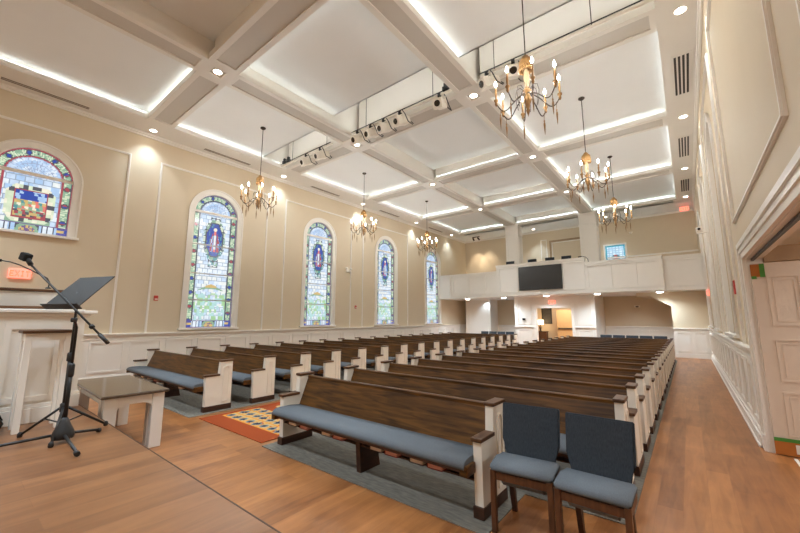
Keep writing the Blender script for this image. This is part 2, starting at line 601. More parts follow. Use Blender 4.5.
GM = {'warm': glass_mesh('stained_glass', 'warm', 0), 'mixed': glass_mesh('stained_glass', 'mixed', 0), 'cool': glass_mesh('stained_glass', 'cool', 0),
      'scene': glass_mesh('stained_glass', 'scene', 3.53 - SILL)}
def window(n, xw, s, yc, style):
    """s=+1: room lies towards +x of the wall face xw"""
    v0 = 3.53 - SILL if style == 'scene' else 0.0
    root = sroot('window_%d' % n, (xw, yc, SILL))
    vs = GH - RAD
    if style == 'blank':
        bm = new_bm(); prism(bm, arch_outline(RAD, v0, vs), 'x', .09, .11); obj('blank_panel', bm, M['white'], root)
    else:
      g = bpy.data.objects.new('stained_glass', GM[style]); COL.objects.link(g); g.parent = root; g.location = (-s * 0.09, 0, 0)
    bm = new_bm()
    ring(bm, arch_outline(RAD + 0.15, v0 - .02, vs), arch_outline(RAD - 0.012, v0, vs), 'x', -s * 0.05, s * 0.022, closed=False)
    ring(bm, arch_outline(RAD + 0.165, v0 - .02, vs), arch_outline(RAD + 0.125, v0, vs), 'x', s * 0.0221, s * 0.04, closed=False)
    obj('window_frame', bm, M['white'], root)
    bm = new_bm(); box(bm, min(-s * .1, s * .09), max(-s * .1, s * .09), -RAD - .2, RAD + .2, v0 - .06, v0, 0.008); obj('window_sill', bm, M['white'], root)
    bm = new_bm(); box(bm, -s * .088 - .014, -s * .088 + .022, -RAD, RAD, vs + 0.03, vs + .105, 0); obj('mullion', bm, M['white'], root)
    if style != 'scene':
        for v in (0.83, 1.64, 2.545):
            bm = new_bm(); box(bm, -s * .088 - .012, -s * .088 + .014, -RAD, RAD, v - .016, v + .016); obj('glazing_bar', bm, M['lead'], root)
    return root
for i, (yc, st) in enumerate(zip(BAYS, ('scene', 'warm', 'warm', 'mixed', 'cool'))):
    window(i + 1, XL, 1, yc, st)
for i, yc in enumerate(BAYS[2:]):
    window(6 + i, XR, -1, yc, 'blank')

# ------------------------------------------------------------------ wall mouldings, wainscot, cornice
def wall_panels(name, xw, s, ranges):
    bm = new_bm()
    for y0, y1, z0, z1 in ranges:
        a, b = sorted((xw, xw + s * .02)); frame(bm, 'x', a, b, y0, y1, z0, z1, .055)
        a, b = sorted((xw + s * .02, xw + s * .034)); frame(bm, 'x', a, b, y0 + .012, y1 - .012, z0 + .012, z1 - .012, .022)
    struct(name, bm, M['white'])
gap = .35
lp = []
for k in range(-1, 5):
    y0, y1 = CROSS[k + 1] + gap, min(CROSS[k + 2] - gap if k + 2 < len(CROSS) else 99, 19.2)
    if k < 4:
        lp.append((y0, y1, 1.165, 6.05))
wall_panels('trim_1', XL, 1, lp)
wall_panels('trim_2', XR, -1, [(3.35, 6.9, 2.94, 6.05)] + [p for p in lp if p[0] > 7] + [(-.7, 2.7, 2.94, 6.05)])

def wainscot(idx, xw, s, y0, y1, ztop=1.2, front=1.21, n_off=0.0):
    a, b = sorted((xw, xw + s * .03))
    bm = new_bm()
    box(bm, a, b, y0, y1, 0, ztop)
    p = PIT / 5
    k0 = math.floor((y0 - CROSS[2]) / p)
    y = CROSS[2] + k0 * p
    while y < y1:
        f0, f1 = max(y + .055, y0 + .05), min(y + p - .055, y1 - .05)
        if f1 - f0 > .2:
            c, d = sorted((xw + s * .03, xw + s * .052))
            frame(bm, 'x', c, d, f0, f1, .27, 1.03, .045)
        y += p
    struct('trim_%d' % idx, bm, M['white'])
    bm = new_bm()
    for z0_, z1_, t in ((1.06, 1.1, .045), (1.14, 1.185, .06), (1.185, 1.225, .095)):
        c, d = sorted((xw, xw + s * t)); box(bm, c, d, y0, y1, z0_, z1_, .006)
    struct('trim_%d' % (idx + 1), bm, M['white'])
    bm = new_bm()
    for z0_, z1_, t in ((0, .15, .075), (.15, .185, .055), (0, .03, .092)):
        c, d = sorted((xw, xw + s * t)); box(bm, c, d, y0, y1, z0_, z1_, .004)
    struct('baseboard_%s' % ('left' if s > 0 else 'right'), bm, M['white'])
wainscot(3, XL, 1, PY + .01, YE)
wainscot(5, XR, -1, 6.56, 19.2)
bm = new_bm()
for x0, x1 in ((XL, XL + .07), (XR - .07, XR)):
    box(bm, x0, x1, YB, YE, BZ - .07, BZ, .01)
    x0, x1 = (XL, XL + .04) if x0 < -5 else (XR - .04, XR)
    box(bm, x0, x1, YB, YE, BZ - .12, BZ - .07, .008)
struct('trim_7', bm, M['white'])

# ------------------------------------------------------------------ coffered ceiling
BXL, BXR = (-7.66, -7.10), (-3.78, -3.22)      # long beams
SOFL, SOFR = -10.6, 0.02                        # inner edges of the side soffits
bm = new_bm()
CW = .31
def slab(x0, x1, y0, y1, z):
    box(bm, x0, x1, y0, y1, z, z + .08)
SIDE, MID, SLOT = 7.0, 7.28, 7.95
for k in range(len(CROSS)):
    y0 = CROSS[k] + .2
    y1 = (CROSS[k + 1] - .2) if k + 1 < len(CROSS) else YE
    if k == len(CROSS) - 1:
        slab(XL, XR, y0, y1 + .3, BZ)
        continue
    slotted = abs(CROSS[k] - 3.04) < .01
    ye = 6.1 if slotted else y1
    slab(SOFL - .15, BXL[0] + .15, y0, ye, SIDE)
    slab(BXR[1] - .15, SOFR + .15, y0, ye, SIDE)
    slab(BXL[1] - .15, BXR[0] + .15, y0, ye, MID if not slotted else 7.16)
    if slotted:
        slab(SOFL - .15, SOFR + .15, ye, y1 + .1, SLOT)
        for xa, xb, z in ((SOFL - .15, BXL[0] + .15, SIDE), (BXR[1] - .15, SOFR + .15, SIDE), (BXL[1] - .15, BXR[0] + .15, 7.16)):
            box(bm, xa, xb, ye - .03, ye, z, SLOT)
struct('ceiling', bm, M['ceil'])
# beams: lower lip plus a set-back upper part, applied border strips under each
def beam_y(bm, x0, x1, ya, yb):
    box(bm, x0, x1, ya, yb, BZ + .03, BZ + .10)
    box(bm, x0, x0 + .012, ya, yb, BZ + .10, BZ + .132); box(bm, x1 - .012, x1, ya, yb, BZ + .10, BZ + .132)
    box(bm, x0 + .1, x1 - .1, ya, yb, BZ + .10, TOP - .3)
def beam_x(bm, y0, y1, xa, xb):
    box(bm, xa, xb, y0, y1, BZ + .03, BZ + .10)
    box(bm, xa, xb, y0, y0 + .012, BZ + .10, BZ + .132); box(bm, xa, xb, y1 - .012, y1, BZ + .10, BZ + .132)
    box(bm, xa, xb, y0 + .1, y1 - .1, BZ + .10, TOP - .3)
bm = new_bm()
for x0, x1 in (BXL, BXR):
    beam_y(bm, x0, x1, YB, CROSS[-1] + CW)
for c in CROSS:
    for xa, xb in ((SOFL, BXL[0]), (BXL[1], BXR[0]), (BXR[1], SOFR)):
        beam_x(bm, c - CW, c + CW, xa, xb)
# side soffits
box(bm, XL, SOFL, YB, CROSS[-1] + CW, BZ, BZ + .10); box(bm, XL, SOFL - .1, YB, CROSS[-1] + CW, BZ + .10, TOP - .3)
box(bm, SOFR, XR, YB, CROSS[-1] + CW, BZ, BZ + .10); box(bm, SOFR + .1, XR, YB, CROSS[-1] + CW, BZ + .10, TOP - .3)
box(bm, SOFL - .012, SOFL, YB, CROSS[-1] + CW, BZ + .10, BZ + .132); box(bm, SOFR, SOFR + .012, YB, CROSS[-1] + CW, BZ + .10, BZ + .132)
struct('trim_8', bm, M['beam'])
bm = new_bm()
for x0, x1 in (BXL, BXR):
    box(bm, x0 + .1, x1 - .1, YB, CROSS[-1] + CW - .02, BZ + .026, BZ + .031)
for c in CROSS:
    for xa, xb in ((SOFL, BXL[0]), (BXL[1], BXR[0]), (BXR[1], SOFR)):
        box(bm, xa + .08, xb - .08, c - CW + .1, c + CW - .1, BZ + .026, BZ + .031)
struct('trim_19', bm, M['inset'])
bm = new_bm()
e = .11
for x0, x1 in (BXL, BXR):
    for a, b in ((x0, x0 + e), (x1 - e, x1)):
        box(bm, a, b, YB, CROSS[-1] + CW, BZ, BZ + .03)
    for c in CROSS:
        for ya, yb in ((c - CW - .08, c - .13), (c + .13, c + CW + .08)):
            box(bm, x0 + e, x1 - e, ya, yb, BZ, BZ + .03)
        for a, b in ((x0 + e, x0 + e + .04), (x1 - e - .04, x1 - e)):
            box(bm, a, b, c - .13, c + .13, BZ, BZ + .03)
for c in CROSS:
    for xa, xb in ((SOFL, BXL[0]), (BXL[1], BXR[0]), (BXR[1], SOFR)):
        for a, b in ((c - CW, c - CW + e), (c + CW - e, c + CW)):
            box(bm, xa, xb, a, b, BZ, BZ + .03)
        for a, b in ((xa, xa + .1), (xb - .1, xb)):
            box(bm, a, b, c - CW + e, c + CW - e, BZ, BZ + .03)
struct('trim_9', bm, M['beam'])
bm = new_bm()
box(bm, XL - .3, XR + .3, YB - .2, YE + 2, TOP - .3, TOP)
struct('ceiling_roof_deck', bm, M['ceil'])

DLK = 1.4
# lights -----------------------------------------------------------------
def area(name, loc, rot, sx, sy, power, col=(1, .86, .70), spread=180):
    l = bpy.data.lights.new(name, 'AREA')
    l.shape = 'RECTANGLE'; l.size = sx; l.size_y = sy; l.energy = power; l.color = col; l.spread = R(spread)
    o = bpy.data.objects.new(name, l); COL.objects.link(o); o.location = loc; o.rotation_euler = rot
    return o
def spot(name, loc, power, ang=80, blend=.6, col=(.76, .93, 1.07), rot=(0, 0, 0), rad=.06):
    l = bpy.data.lights.new(name, 'SPOT')
    l.energy = power * DLK; l.spot_size = R(ang); l.spot_blend = blend; l.color = col; l.shadow_soft_size = rad
    o = bpy.data.objects.new(name, l); COL.objects.link(o); o.location = loc; o.rotation_euler = rot
    return o
LED = 10.5
LC = (.72, .92, 1.08)
for k in range(len(CROSS) - 1):
    ya, yb = CROSS[k] + CW, CROSS[k + 1] - CW
    stage = CROSS[k + 1] < 3.5
    for bi, (xa, xb) in enumerate(((SOFL, BXL[0]), (BXL[1], BXR[0]), (BXR[1], SOFR))):
        z = BZ + .118
        mid = bi == 1
        if stage and bi != 0:
            continue
        pw = LED * (1.25 if mid else 1.0) * (1.5 if stage else 1.0) 
        lx, ly = xb - xa - .1, yb - ya - .1
        cx, cy = (xa + xb) / 2, (ya + yb) / 2
        # each strip lies on the ledge and throws its light up and inwards
        area('cove_led', (xa - .04, cy, z), (0, R(180 - 77), 0), .03, ly, pw * ly / 3, LC, 85)
        area('cove_led', (xb + .04, cy, z), (0, R(180 + 77), 0), .03, ly, pw * ly / 3, LC, 85)
        area('cove_led', (cx, ya - .04, z), (R(180 + 77), 0, 0), lx, .03, pw * lx / 3, LC, 85)
        area('cove_led', (cx, yb + .04, z), (R(180 - 77), 0, 0), lx, .03, pw * lx / 3, LC, 85)

for xa, xb in ((-10.4, -7.9), (-7.0, -3.9), (-3.1, -.1)):
    area('slot_led', ((xa + xb) / 2, 6.72, BZ + .10), (R(180 + 14), 0, 0), xb - xa, .03, 3.2 * (xb - xa) / 3, (.9, .95, 1), 120)

# recessed downlights
def make_downlight(label, loc, group='recessed ceiling downlights'):
    t = thing('ceiling_downlight', label, 'downlight', loc, 0, group)
    bm = new_bm()
    prof_o = [(.105 * math.cos(2 * PI * i / 20), .105 * math.sin(2 * PI * i / 20)) for i in range(20)]
    prof_i = [(.082 * math.cos(2 * PI * i / 20), .082 * math.sin(2 * PI * i / 20)) for i in range(20)]
    ring(bm, prof_o, prof_i, 'z', -.012, .0)
    obj('trim_ring', bm, M['white'], t)
    bm = new_bm(); lathe(bm, [(.083, -.006), (.083, .0)], n=20); obj('lens', bm, M['lens'], t)
    return t
dl = None
def put_dl(loc, label, power=0, ang=95, blend=.8):
    global dl
    if dl is None:
        dl = make_downlight(label, loc)
    else:
        dup(dl, loc, 0, label)
    if power:
        spot('downlight_beam', (loc[0], loc[1], loc[2] - .03), power, ang, blend)
bayname = ['above the first stained glass window', 'between the first and second stained glass windows', 'between the second and third stained glass windows',
           'between the third and fourth stained glass windows', 'between the fourth and last stained glass windows', 'at the balcony end of the left wall']
for i in range(1, len(CROSS)):
    c = CROSS[i]
    n = i - 1
    if n >= 1:
        put_dl((-11.17, c - (.0 if i < 6 else .4), BZ), 'round recessed downlight in the left soffit ' + ['', 'between the short arched window and the next one', 'over the wall strip beyond the first tall window', 'over the wall strip beyond the second tall window', 'over the wall strip beyond the third tall window', 'at the balcony end'][n], 32, 100, 1)
        put_dl((.35, c - (.0 if i < 6 else .4), BZ), 'round recessed downlight in the right soffit, ' + ORD[n - 1] + ' from the stage end', 36, 105, 1)
    if n >= 1 and i < 6:
        put_dl((-7.38, c, BZ + .03), 'round recessed downlight at a crossing of the left long beam, ' + ORD[n - 1] + ' from the stage', 110, 100)
        put_dl((-3.5, c, BZ + .03), 'round recessed downlight at a crossing of the right long beam, ' + ORD[n - 1] + ' from the stage', 110, 100)
# unseen fill spots added over the platform to brighten the stage end
for x, y in ((-9.2, -1), (-5.4, -1), (-1.6, -1), (-8, -3.5), (-3, -3.5)):
    spot('stage_fill', (x, y, BZ - .1), 185, 120, .9)

# slot diffusers in the left soffit, slatted grilles in the right one
dif = None
for i, (y0, y1) in enumerate(((.2, 1.65), (4.40, 5.90), (8.43, 9.93), (12.5, 14.0), (16.7, 18.2))):
    lab = 'long dark slot diffuser in the left ceiling soffit, ' + ORD[i] + ' from the stage'
    if dif is None:
        dif = thing('slot_diffuser', lab, 'vent', (-11.2, (y0 + y1) / 2, BZ), 0, 'slot diffusers along the left wall')
        bm = new_bm(); frame(bm, 'z', -.008, 0, -.085, .085, -.76, .76, .02); obj('frame', bm, M['beam'], dif)
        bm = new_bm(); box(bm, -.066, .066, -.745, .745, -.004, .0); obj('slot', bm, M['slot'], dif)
        bm = new_bm(); box(bm, -.008, .008, -.745, .745, -.008, -.003); obj('divider', bm, M['inset'], dif)
    else:
        dup(dif, (-11.2, (y0 + y1) / 2, BZ), 0, lab)
ven = None
for i, y in enumerate((9.3, 13.45, 17.5)):
    lab = 'white four slot air grille in the right ceiling soffit, ' + ORD[i] + ' from the stage'
    if ven is None:
        ven = thing('air_grille', lab, 'vent', (.35, y, BZ), 0, 'air grilles along the right wall')
        bm = new_bm(); box(bm, -.17, .17, -.84, .84, -.010, 0, .004); obj('frame', bm, M['beam'], ven)
        for k in range(4):
            bm = new_bm(); box(bm, -.128 + k * .068, -.09 + k * .068, -.78, .78, -.0135, -.009); obj('slot', bm, M['dark'], ven)
    else:
        dup(ven, (.35, y, BZ), 0, lab)

# ------------------------------------------------------------------ chandeliers
def make_chandelier(label, loc):
    """origin at the ceiling canopy; body hangs 1.45 m below"""
    t = thing('chandelier', label, 'chandelier', loc, 0, 'gilt candle chandeliers')
    bm = new_bm(); lathe(bm, [(.075, 0), (.075, -.02), (.04, -.05), (.012, -.06)], n=14); obj('canopy', bm, M['iron'], t)
    bm = new_bm(); tube(bm, [(0, 0, -.05), (0, 0, -1.45)], .009, 6); obj('rod', bm, M['iron'], t)
    bm = new_bm()
    lathe(bm, [(.02, -1.42), (.05, -1.45), (.06, -1.48), (.085, -1.50), (.10, -1.53), (.105, -1.60), (.09, -1.63), (.06, -1.645), (.03, -1.65)], n=16)
    for i in range(16):
        a = 2 * PI * i / 16
        lathe(bm, [(0, -1.60), (.016, -1.63), (.02, -1.67), (.0, -1.71)], (0.092 * math.cos(a), .092 * math.sin(a), 0), 6)
    obj('crown', bm, M['gold'], t)
    bm = new_bm()
    lathe(bm, [(.025, -1.64), (.036, -1.70), (.042, -1.80), (.038, -1.92), (.028, -1.98)], n=14); obj('neck', bm, M['cream'], t)
    bm = new_bm()
    lathe(bm, [(.03, -1.98), (.055, -2.0), (.06, -2.02), (.032, -2.05), (.04, -2.10), (.058, -2.14), (.06, -2.17), (.04, -2.22), (.02, -2.30),
               (.028, -2.33), (.02, -2.36), (.008, -2.40), (0, -2.43)], n=14)
    obj('finial', bm, M['gold'], t)
    ra = .455
    arm_b = new_bm()
    pts = []
    for q in range(15):
        s = q / 14
        x = .05 + (ra - .05) * s
        z = -2.08 + .11 * math.sin(s * PI * 1.1) * (1 - s) - .30 * math.sin(s * PI * .5 + .0) * (1 if s < .72 else 1) + (.22 * ((s - .55) / .45) ** 2 if s > .55 else 0)
        pts.append((x, 0, z))
    tube(arm_b, pts, .0085, 6)
    ze = pts[-1][2]
    arm = obj('arm', arm_b, M['iron'], t)
    bm = new_bm()
    lathe(bm, [(.010, ze - .05), (.022, ze - .02), (.018, ze + .01), (.034, ze + .035), (.034, ze + .05), (.014, ze + .06), (.015, ze + .09), (.019, ze + .15), (.014, ze + .2), (.013, ze + .26)], (ra, 0, 0), 10)
    obj('candle_cup', bm, M['gold'], arm)
    bm = new_bm()
    lathe(bm, [(.008, ze + .26), (.017, ze + .28), (.020, ze + .30), (.014, ze + .33), (.005, ze + .355), (0, ze + .365)], (ra, 0, 0), 10)
    obj('bulb', bm, M['bulb'], arm)
    bm = new_bm()
    rd = .40
    lathe(bm, [(.003, -2.34), (.012, -2.365), (.007, -2.385), (.013, -2.405), (.015, -2.43), (.010, -2.50), (.006, -2.56), (0, -2.60)], (rd, 0, 0), 8)
    tube(bm, [(rd, 0, -2.24), (rd, 0, -2.37)], .004, 5)
    obj('drop', bm, M['gold'], arm)
    for i in range(1, 8):
        c = arm.copy(); COL.objects.link(c); c.parent = t; c.rotation_euler = (0, 0, 2 * PI * i / 8)
        copy_kids(arm, c)
    # thin scroll rods from the neck to the arms
    bm = new_bm()
    for i in range(8):
        a = 2 * PI * (i + .5) / 8
        p = [(math.cos(a) * r_, math.sin(a) * r_, z_) for r_, z_ in ((.04, -2.0), (.10, -1.93), (.15, -1.95), (.17, -2.05), (.16, -2.18), (.14, -2.28))]
        tube(bm, p, .0045, 5)
    obj('scroll_work', bm, M['iron'], t)
    return t
ch = None
labs = {(-9.05, 1): 'gilt candle chandelier nearest the stage on the left, beside the first tall window',
        (-9.05, 2): 'gilt candle chandelier second along the left side, hanging between two tall windows',
        (-9.05, 3): 'gilt candle chandelier farthest along the left side, near the balcony end',
        (-1.6, 1): 'largest looking gilt candle chandelier, hanging nearest the camera below the stage lights',
        (-1.6, 2): 'gilt candle chandelier in the middle of the right hand row of three',
        (-1.6, 3): 'gilt candle chandelier nearest the balcony in front of its small window'}
for (x, k), lab in labs.items():
    loc = (x, BAYS[k], SIDE)
    rz = R(10 + 13 * k + (5 if x > -5 else 0))
    if ch is None:
        ch = make_chandelier(lab, loc); ch.rotation_euler.z = rz
    else:
        dup(ch, loc, rz, lab)

# ------------------------------------------------------------------ stage light pipes and spotlights
TY, TZ = 6.66, 6.80
for nm, xa, xb, rods in (('left', -10.55, -7.95, (-9.9, -8.15)), ('middle', -7.05, -3.82, (-6.5, -4.3)), ('right', -3.08, .0, (-2.75, -.9))):
    t = thing('lighting_pipe', 'thin horizontal stage light pipe hung in the %s ceiling bay' % nm, 'lighting pipe', (0, TY, TZ), 0, 'stage light pipes')
    bm = new_bm(); tube(bm, [(xa, 0, 0), (xb, 0, 0)], .022, 8); obj('pipe', bm, M['fixture'], t)
    bm = new_bm(); box(bm, xa, xb, .022, .07, .0, .05); obj('cable_tray', bm, M['fixture'], t)
    bm = new_bm(); tube(bm, [(xa, -.02, .045), (xb, -.02, .045)], .012, 6); obj('power_cable', bm, M['black'], t)
    for xr in rods:
        bm = new_bm(); tube(bm, [(xr, 0, .02), (xr, 0, SLOT - TZ - .002)], .008, 6); obj('rod', bm, M['iron'], t)
        
def make_spot(label, loc, rz):
    """origin at the pipe clamp, lens towards local -y"""
    t = thing('stage_spotlight', label, 'spotlight', loc, rz, 'white stage spotlights on the pipes')
    t.scale = (1.2, 1.2, 1.2)
    bm = new_bm(); box(bm, -.03, .03, -.035, .035, -.05, .035, .008); obj('clamp', bm, M['black'], t)
    bm = new_bm()
    tube(bm, [(-.12, 0, -.20), (-.12, 0, -.07), (0, 0, -.06), (.12, 0, -.07), (.12, 0, -.20)], .011, 6)
    obj('yoke', bm, M['fixture'], t)
    Mt = Matrix.Translation((0, 0, -.19)) @ Matrix.Rotation(R(24), 4, 'X')
    bm = new_bm()
    box(bm, -.085, .085, -.02, .2, -.085, .085, .02)
    box(bm, -.07, .07, .2, .25, -.07, .07, .01)
    box(bm, -.095, .095, -.14, -.02, -.095, .095, .012)
    xf(bm, Mt); body = obj('body', bm, M['fixture'], t)
    bm = new_bm(); lathe(bm, [(.062, 0), (.055, .008)], n=14); xf(bm, Matrix.Translation((0, -.139, 0)) @ Matrix.Rotation(R(90), 4, 'X')); xf(bm, Mt); obj('lens', bm, M['glassblack'], body)
    bm = new_bm(); tube(bm, [(.05, .24, -.12), (.12, .27, -.2), (.17, .2, -.27), (.17, .08, -.24), (.13, .03, -.08), (.08, .0, .02)], .01, 6); obj('cable', bm, M['black'], t)
    return t
sp = None
for i, (x, rz, lab) in enumerate((
        (-9.15, -12, 'white stage spotlight nearest the left wall on the left pipe'),
        (-8.45, -12, 'white stage spotlight at the beam end of the left pipe'),
        (-6.82, -12, 'white stage spotlight at the left end of the middle pipe'),
        (-6.32, -12, 'white stage spotlight second from the left on the middle pipe'),
        (-5.85, -12, 'white stage spotlight in the middle of the row of five on the middle pipe'),
        (-5.30, -12, 'white stage spotlight right of the middle of the middle pipe'),
        (-4.12, 10, 'white stage spotlight apart from the others at the right end of the middle pipe'),
        (-2.92, -30, 'white stage spotlight on the right pipe beside the long beam'),
        (-2.35, 20, 'white stage spotlight behind the crown of the nearest chandelier'))):
    if sp is None:
        sp = make_spot(lab, (x, TY, TZ), R(rz))
    else:
        dup(sp, (x, TY, TZ), R(rz), lab)
    if i % 2 == 0:
        spot('spotlight_beam', (x, TY - .3, TZ - .25), 45, 50, .8, (1, .9, .78), (R(-52), 0, R(0)))
rigs = None
for x, lab in ((-10.35, 'black pipe clamp block at the wall end of the left pipe'), (-10.12, 'smaller black clamp block beside the one at the wall end'), (-3.95, 'black clamp block standing on the middle pipe at the long beam')):
    bm = new_bm(); box(bm, -.07, .07, -.05, .05, 0, .11, .015); box(bm, -.035, .035, -.04, .04, .11, .19, .012)
    tag(obj('rigging_clamp', bm, M['black'], None, (x, TY + .0, TZ + .03)), lab, 'clamp', 'rigging clamps')

# ------------------------------------------------------------------ pews
PITCH = 0.87
def end_panel(parent, x0, x1, outer):
    """white pew end between x0..x1; outer=+1/-1 tells which face carries the raised moulding"""
    bm = new_bm()
    prism(bm, [(.012, .09), (.0, .585), (.235, .585), (.25, .822), (.465, .822), (.465, .09)], 'x', x0, x1)
    xo = x1 if outer > 0 else x0
    a, b = sorted((xo, xo + outer * .015))
    out = [(.30, .14), (.30, .70)] + [(.355 + .055 * math.cos(PI - PI * i / 8), .70 + .055 * math.sin(PI - PI * i / 8)) for i in range(1, 8)] + [(.41, .70), (.41, .14)]
    inn = [(.315, .155), (.315, .70)] + [(.355 + .04 * math.cos(PI - PI * i / 8), .70 + .04 * math.sin(PI - PI * i / 8)) for i in range(1, 8)] + [(.395, .70), (.395, .155)]
    ring(bm, out, inn, 'x', a, b)
    e = obj('end_panel', bm, M['pewwhite'], parent)
    bm = new_bm(); box(bm, x0 - .012, x1 + .012, -.025, .245, .585, .618, .007); obj('arm_cap', bm, M['capwood'], e)
    bm = new_bm(); box(bm, x0 - .012, x1 + .012, .235, .485, .822, .855, .007); obj('top_cap', bm, M['capwood'], e)
    bm = new_bm(); box(bm, x0 - .01, x1 + .01, -.008, .475, 0, .09, .004); obj('plinth', bm, M['basewood'], e)
    return e

def make_pew(label, x0, x1, yf, group, gname='pew'):
    t = thing(gname, label, 'pew', ((x0 + x1) / 2, yf, .008), 0, group)
    h = (x1 - x0) / 2
    T = .075
    end_panel(t, -h, -h + T, -1)
    end_panel(t, h - T, h, 1)
    a, b = -h + T, h - T
    bm = new_bm()                                    # backrest, leaning board with a rounded top rail
    prism(bm, [(.215, .38), (.245, .38), (.418, .78), (.418, .806), (.408, .82), (.388, .82), (.376, .81), (.376, .78)], 'x', a, b)
    obj('backrest', bm, M['pewwood'], t)
    bm = new_bm()                                    # upholstered seat with a bull-nose front
    pr = [(.27, .40), (.27, .455), (.1, .475), (-.06, .478), (-.115, .47), (-.15, .45), (-.163, .425), (-.155, .40), (-.13, .392)]
    prism(bm, pr, 'x', a + .004, b - .004)
    for f in bm.faces:
        f.smooth = len(f.verts) == 4
    obj('seat_cushion', bm, M['fabric'], t)
    bm = new_bm(); prism(bm, [(.27, .365), (.27, .399), (-.13, .391), (-.12, .362)], 'x', a, b); obj('seat_board', bm, M['basewood'], t)
    bm = new_bm(); box(bm, a + .002, b - .002, .02, .30, .268, .282); box(bm, a + .002, b - .002, .30, .312, .268, .365)
    obj('book_shelf', bm, M['basewood'], t)
    for s in (-1, 1):
        bm = new_bm()
        c0, c1 = (a - .02, a + .05) if s < 0 else (b - .05, b + .02)
        box(bm, c0, c1, -.155, -.002, .345, .43, .008)
        obj('seat_end_block', bm, M['pewwood'], t)
    bm = new_bm()
    prism(bm, [(.03, 0), (.0, .365), (.25, .365), (.33, 0)], 'x', -.03, .03); obj('center_support', bm, M['basewood'], t)
    return t

CX0, CX1 = -4.265, -.54
LX0, LX1 = -10.40, -6.62
NROW = 17
front = make_pew('short front pew of the right hand block, beside the two blue chairs', -4.265, -1.42, 2.85, 'pews in the right hand block')
pc = make_pew('second pew from the front of the right hand block, behind the two blue chairs', CX0, CX1, 2.85 + PITCH, 'pews in the right hand block')
pl = make_pew('front pew of the left block, behind the low table', LX0, LX1, 2.93, 'pews in the left block')
for k in range(1, NROW):
    last = k == NROW - 1
    if k >= 2:
        dup(pc, ((CX0 + CX1) / 2, 2.85 + PITCH * k, .008), 0, 'dark wooden pew of the right hand block, ' + ('last row under the balcony' if last else ORD[k] + ' row from the front'))
    dup(pl, ((LX0 + LX1) / 2, 2.93 + (PITCH + .010) * k, .008), 0, 'dark wooden pew of the left block, ' + ('last row under the balcony' if last else ORD[k] + ' row from the front'))

# carpet strips under the blocks
YEND = 2.85 + PITCH * NROW + .1
bm = new_bm(); box(bm, -4.36, -1.32, 2.68, 3.5, 0, .008); box(bm, -4.36, -.49, 3.5, YEND, 0, .008)
tag(obj('carpet', bm, M['carpet']), 'grey carpet area under the right hand block of pews', 'carpet', 'grey carpets under the pews')
bm = new_bm(); box(bm, -10.5, -6.5, 2.66, YEND, 0, .008)
tag(obj('carpet', bm, M['carpet']), 'grey carpet area under the left block of pews', 'carpet', 'grey carpets under the pews')

# books on the shelves under the two front pews
def make_book(label, loc, cover, pages, rz=0.0):
    t = thing('hymnal', label, 'book', loc, rz, 'hymnals under the front pews')
    bm = new_bm(); box(bm, -.072, .072, -.098, .10, .006, .038); obj('pages', bm, M[pages], t)
    bm = new_bm(); box(bm, -.077, .077, -.104, .104, 0, .006); box(bm, -.077, .077, -.104, .104, .038, .044); box(bm, -.077, -.072, -.104, .104, 0, .044)
    obj('cover', bm, M[cover], t)
    return t
bk = (('cream', -3.95, 'cream edged hymnal nearest the aisle under the short front pew'), ('pink', -3.72, 'pink edged hymnal beside the cream one at the aisle end of the short front pew'),
      ('cream', -3.32, 'pale hymnal left of the pink one beside the center support of the short front pew'), ('pink', -3.12, 'pink edged hymnal just left of the center support of the short front pew'),
      ('cream', -2.56, 'pale hymnal just right of the center support of the short front pew'), ('pink', -2.36, 'pink hymnal second right of the center support of the short front pew'),
      ('cream', -2.06, 'cream hymnal third right of the center support of the short front pew'), ('pink', -1.86, 'pink hymnal nearest the chairs under the short front pew'))
for c, x, lab in bk:
    make_book(lab, (x, 2.85 + .075, .290), 'bookred' if c == 'pink' else 'basewood', 'bookpink' if c == 'pink' else 'pages')
for c, x, lab in (('cream', -9.7, 'cream hymnal at the wall end under the front left pew'), ('cream', -9.3, 'cream hymnal second from the wall end under the front left pew'),
                  ('pink', -8.9, 'pink hymnal under the front left pew left of its support'), ('cream', -7.6, 'pale hymnal toward the aisle under the front left pew')):
    make_book(lab, (x, 2.93 + .075, .290), 'bookred' if c == 'pink' else 'basewood', 'bookpink' if c == 'pink' else 'pages')

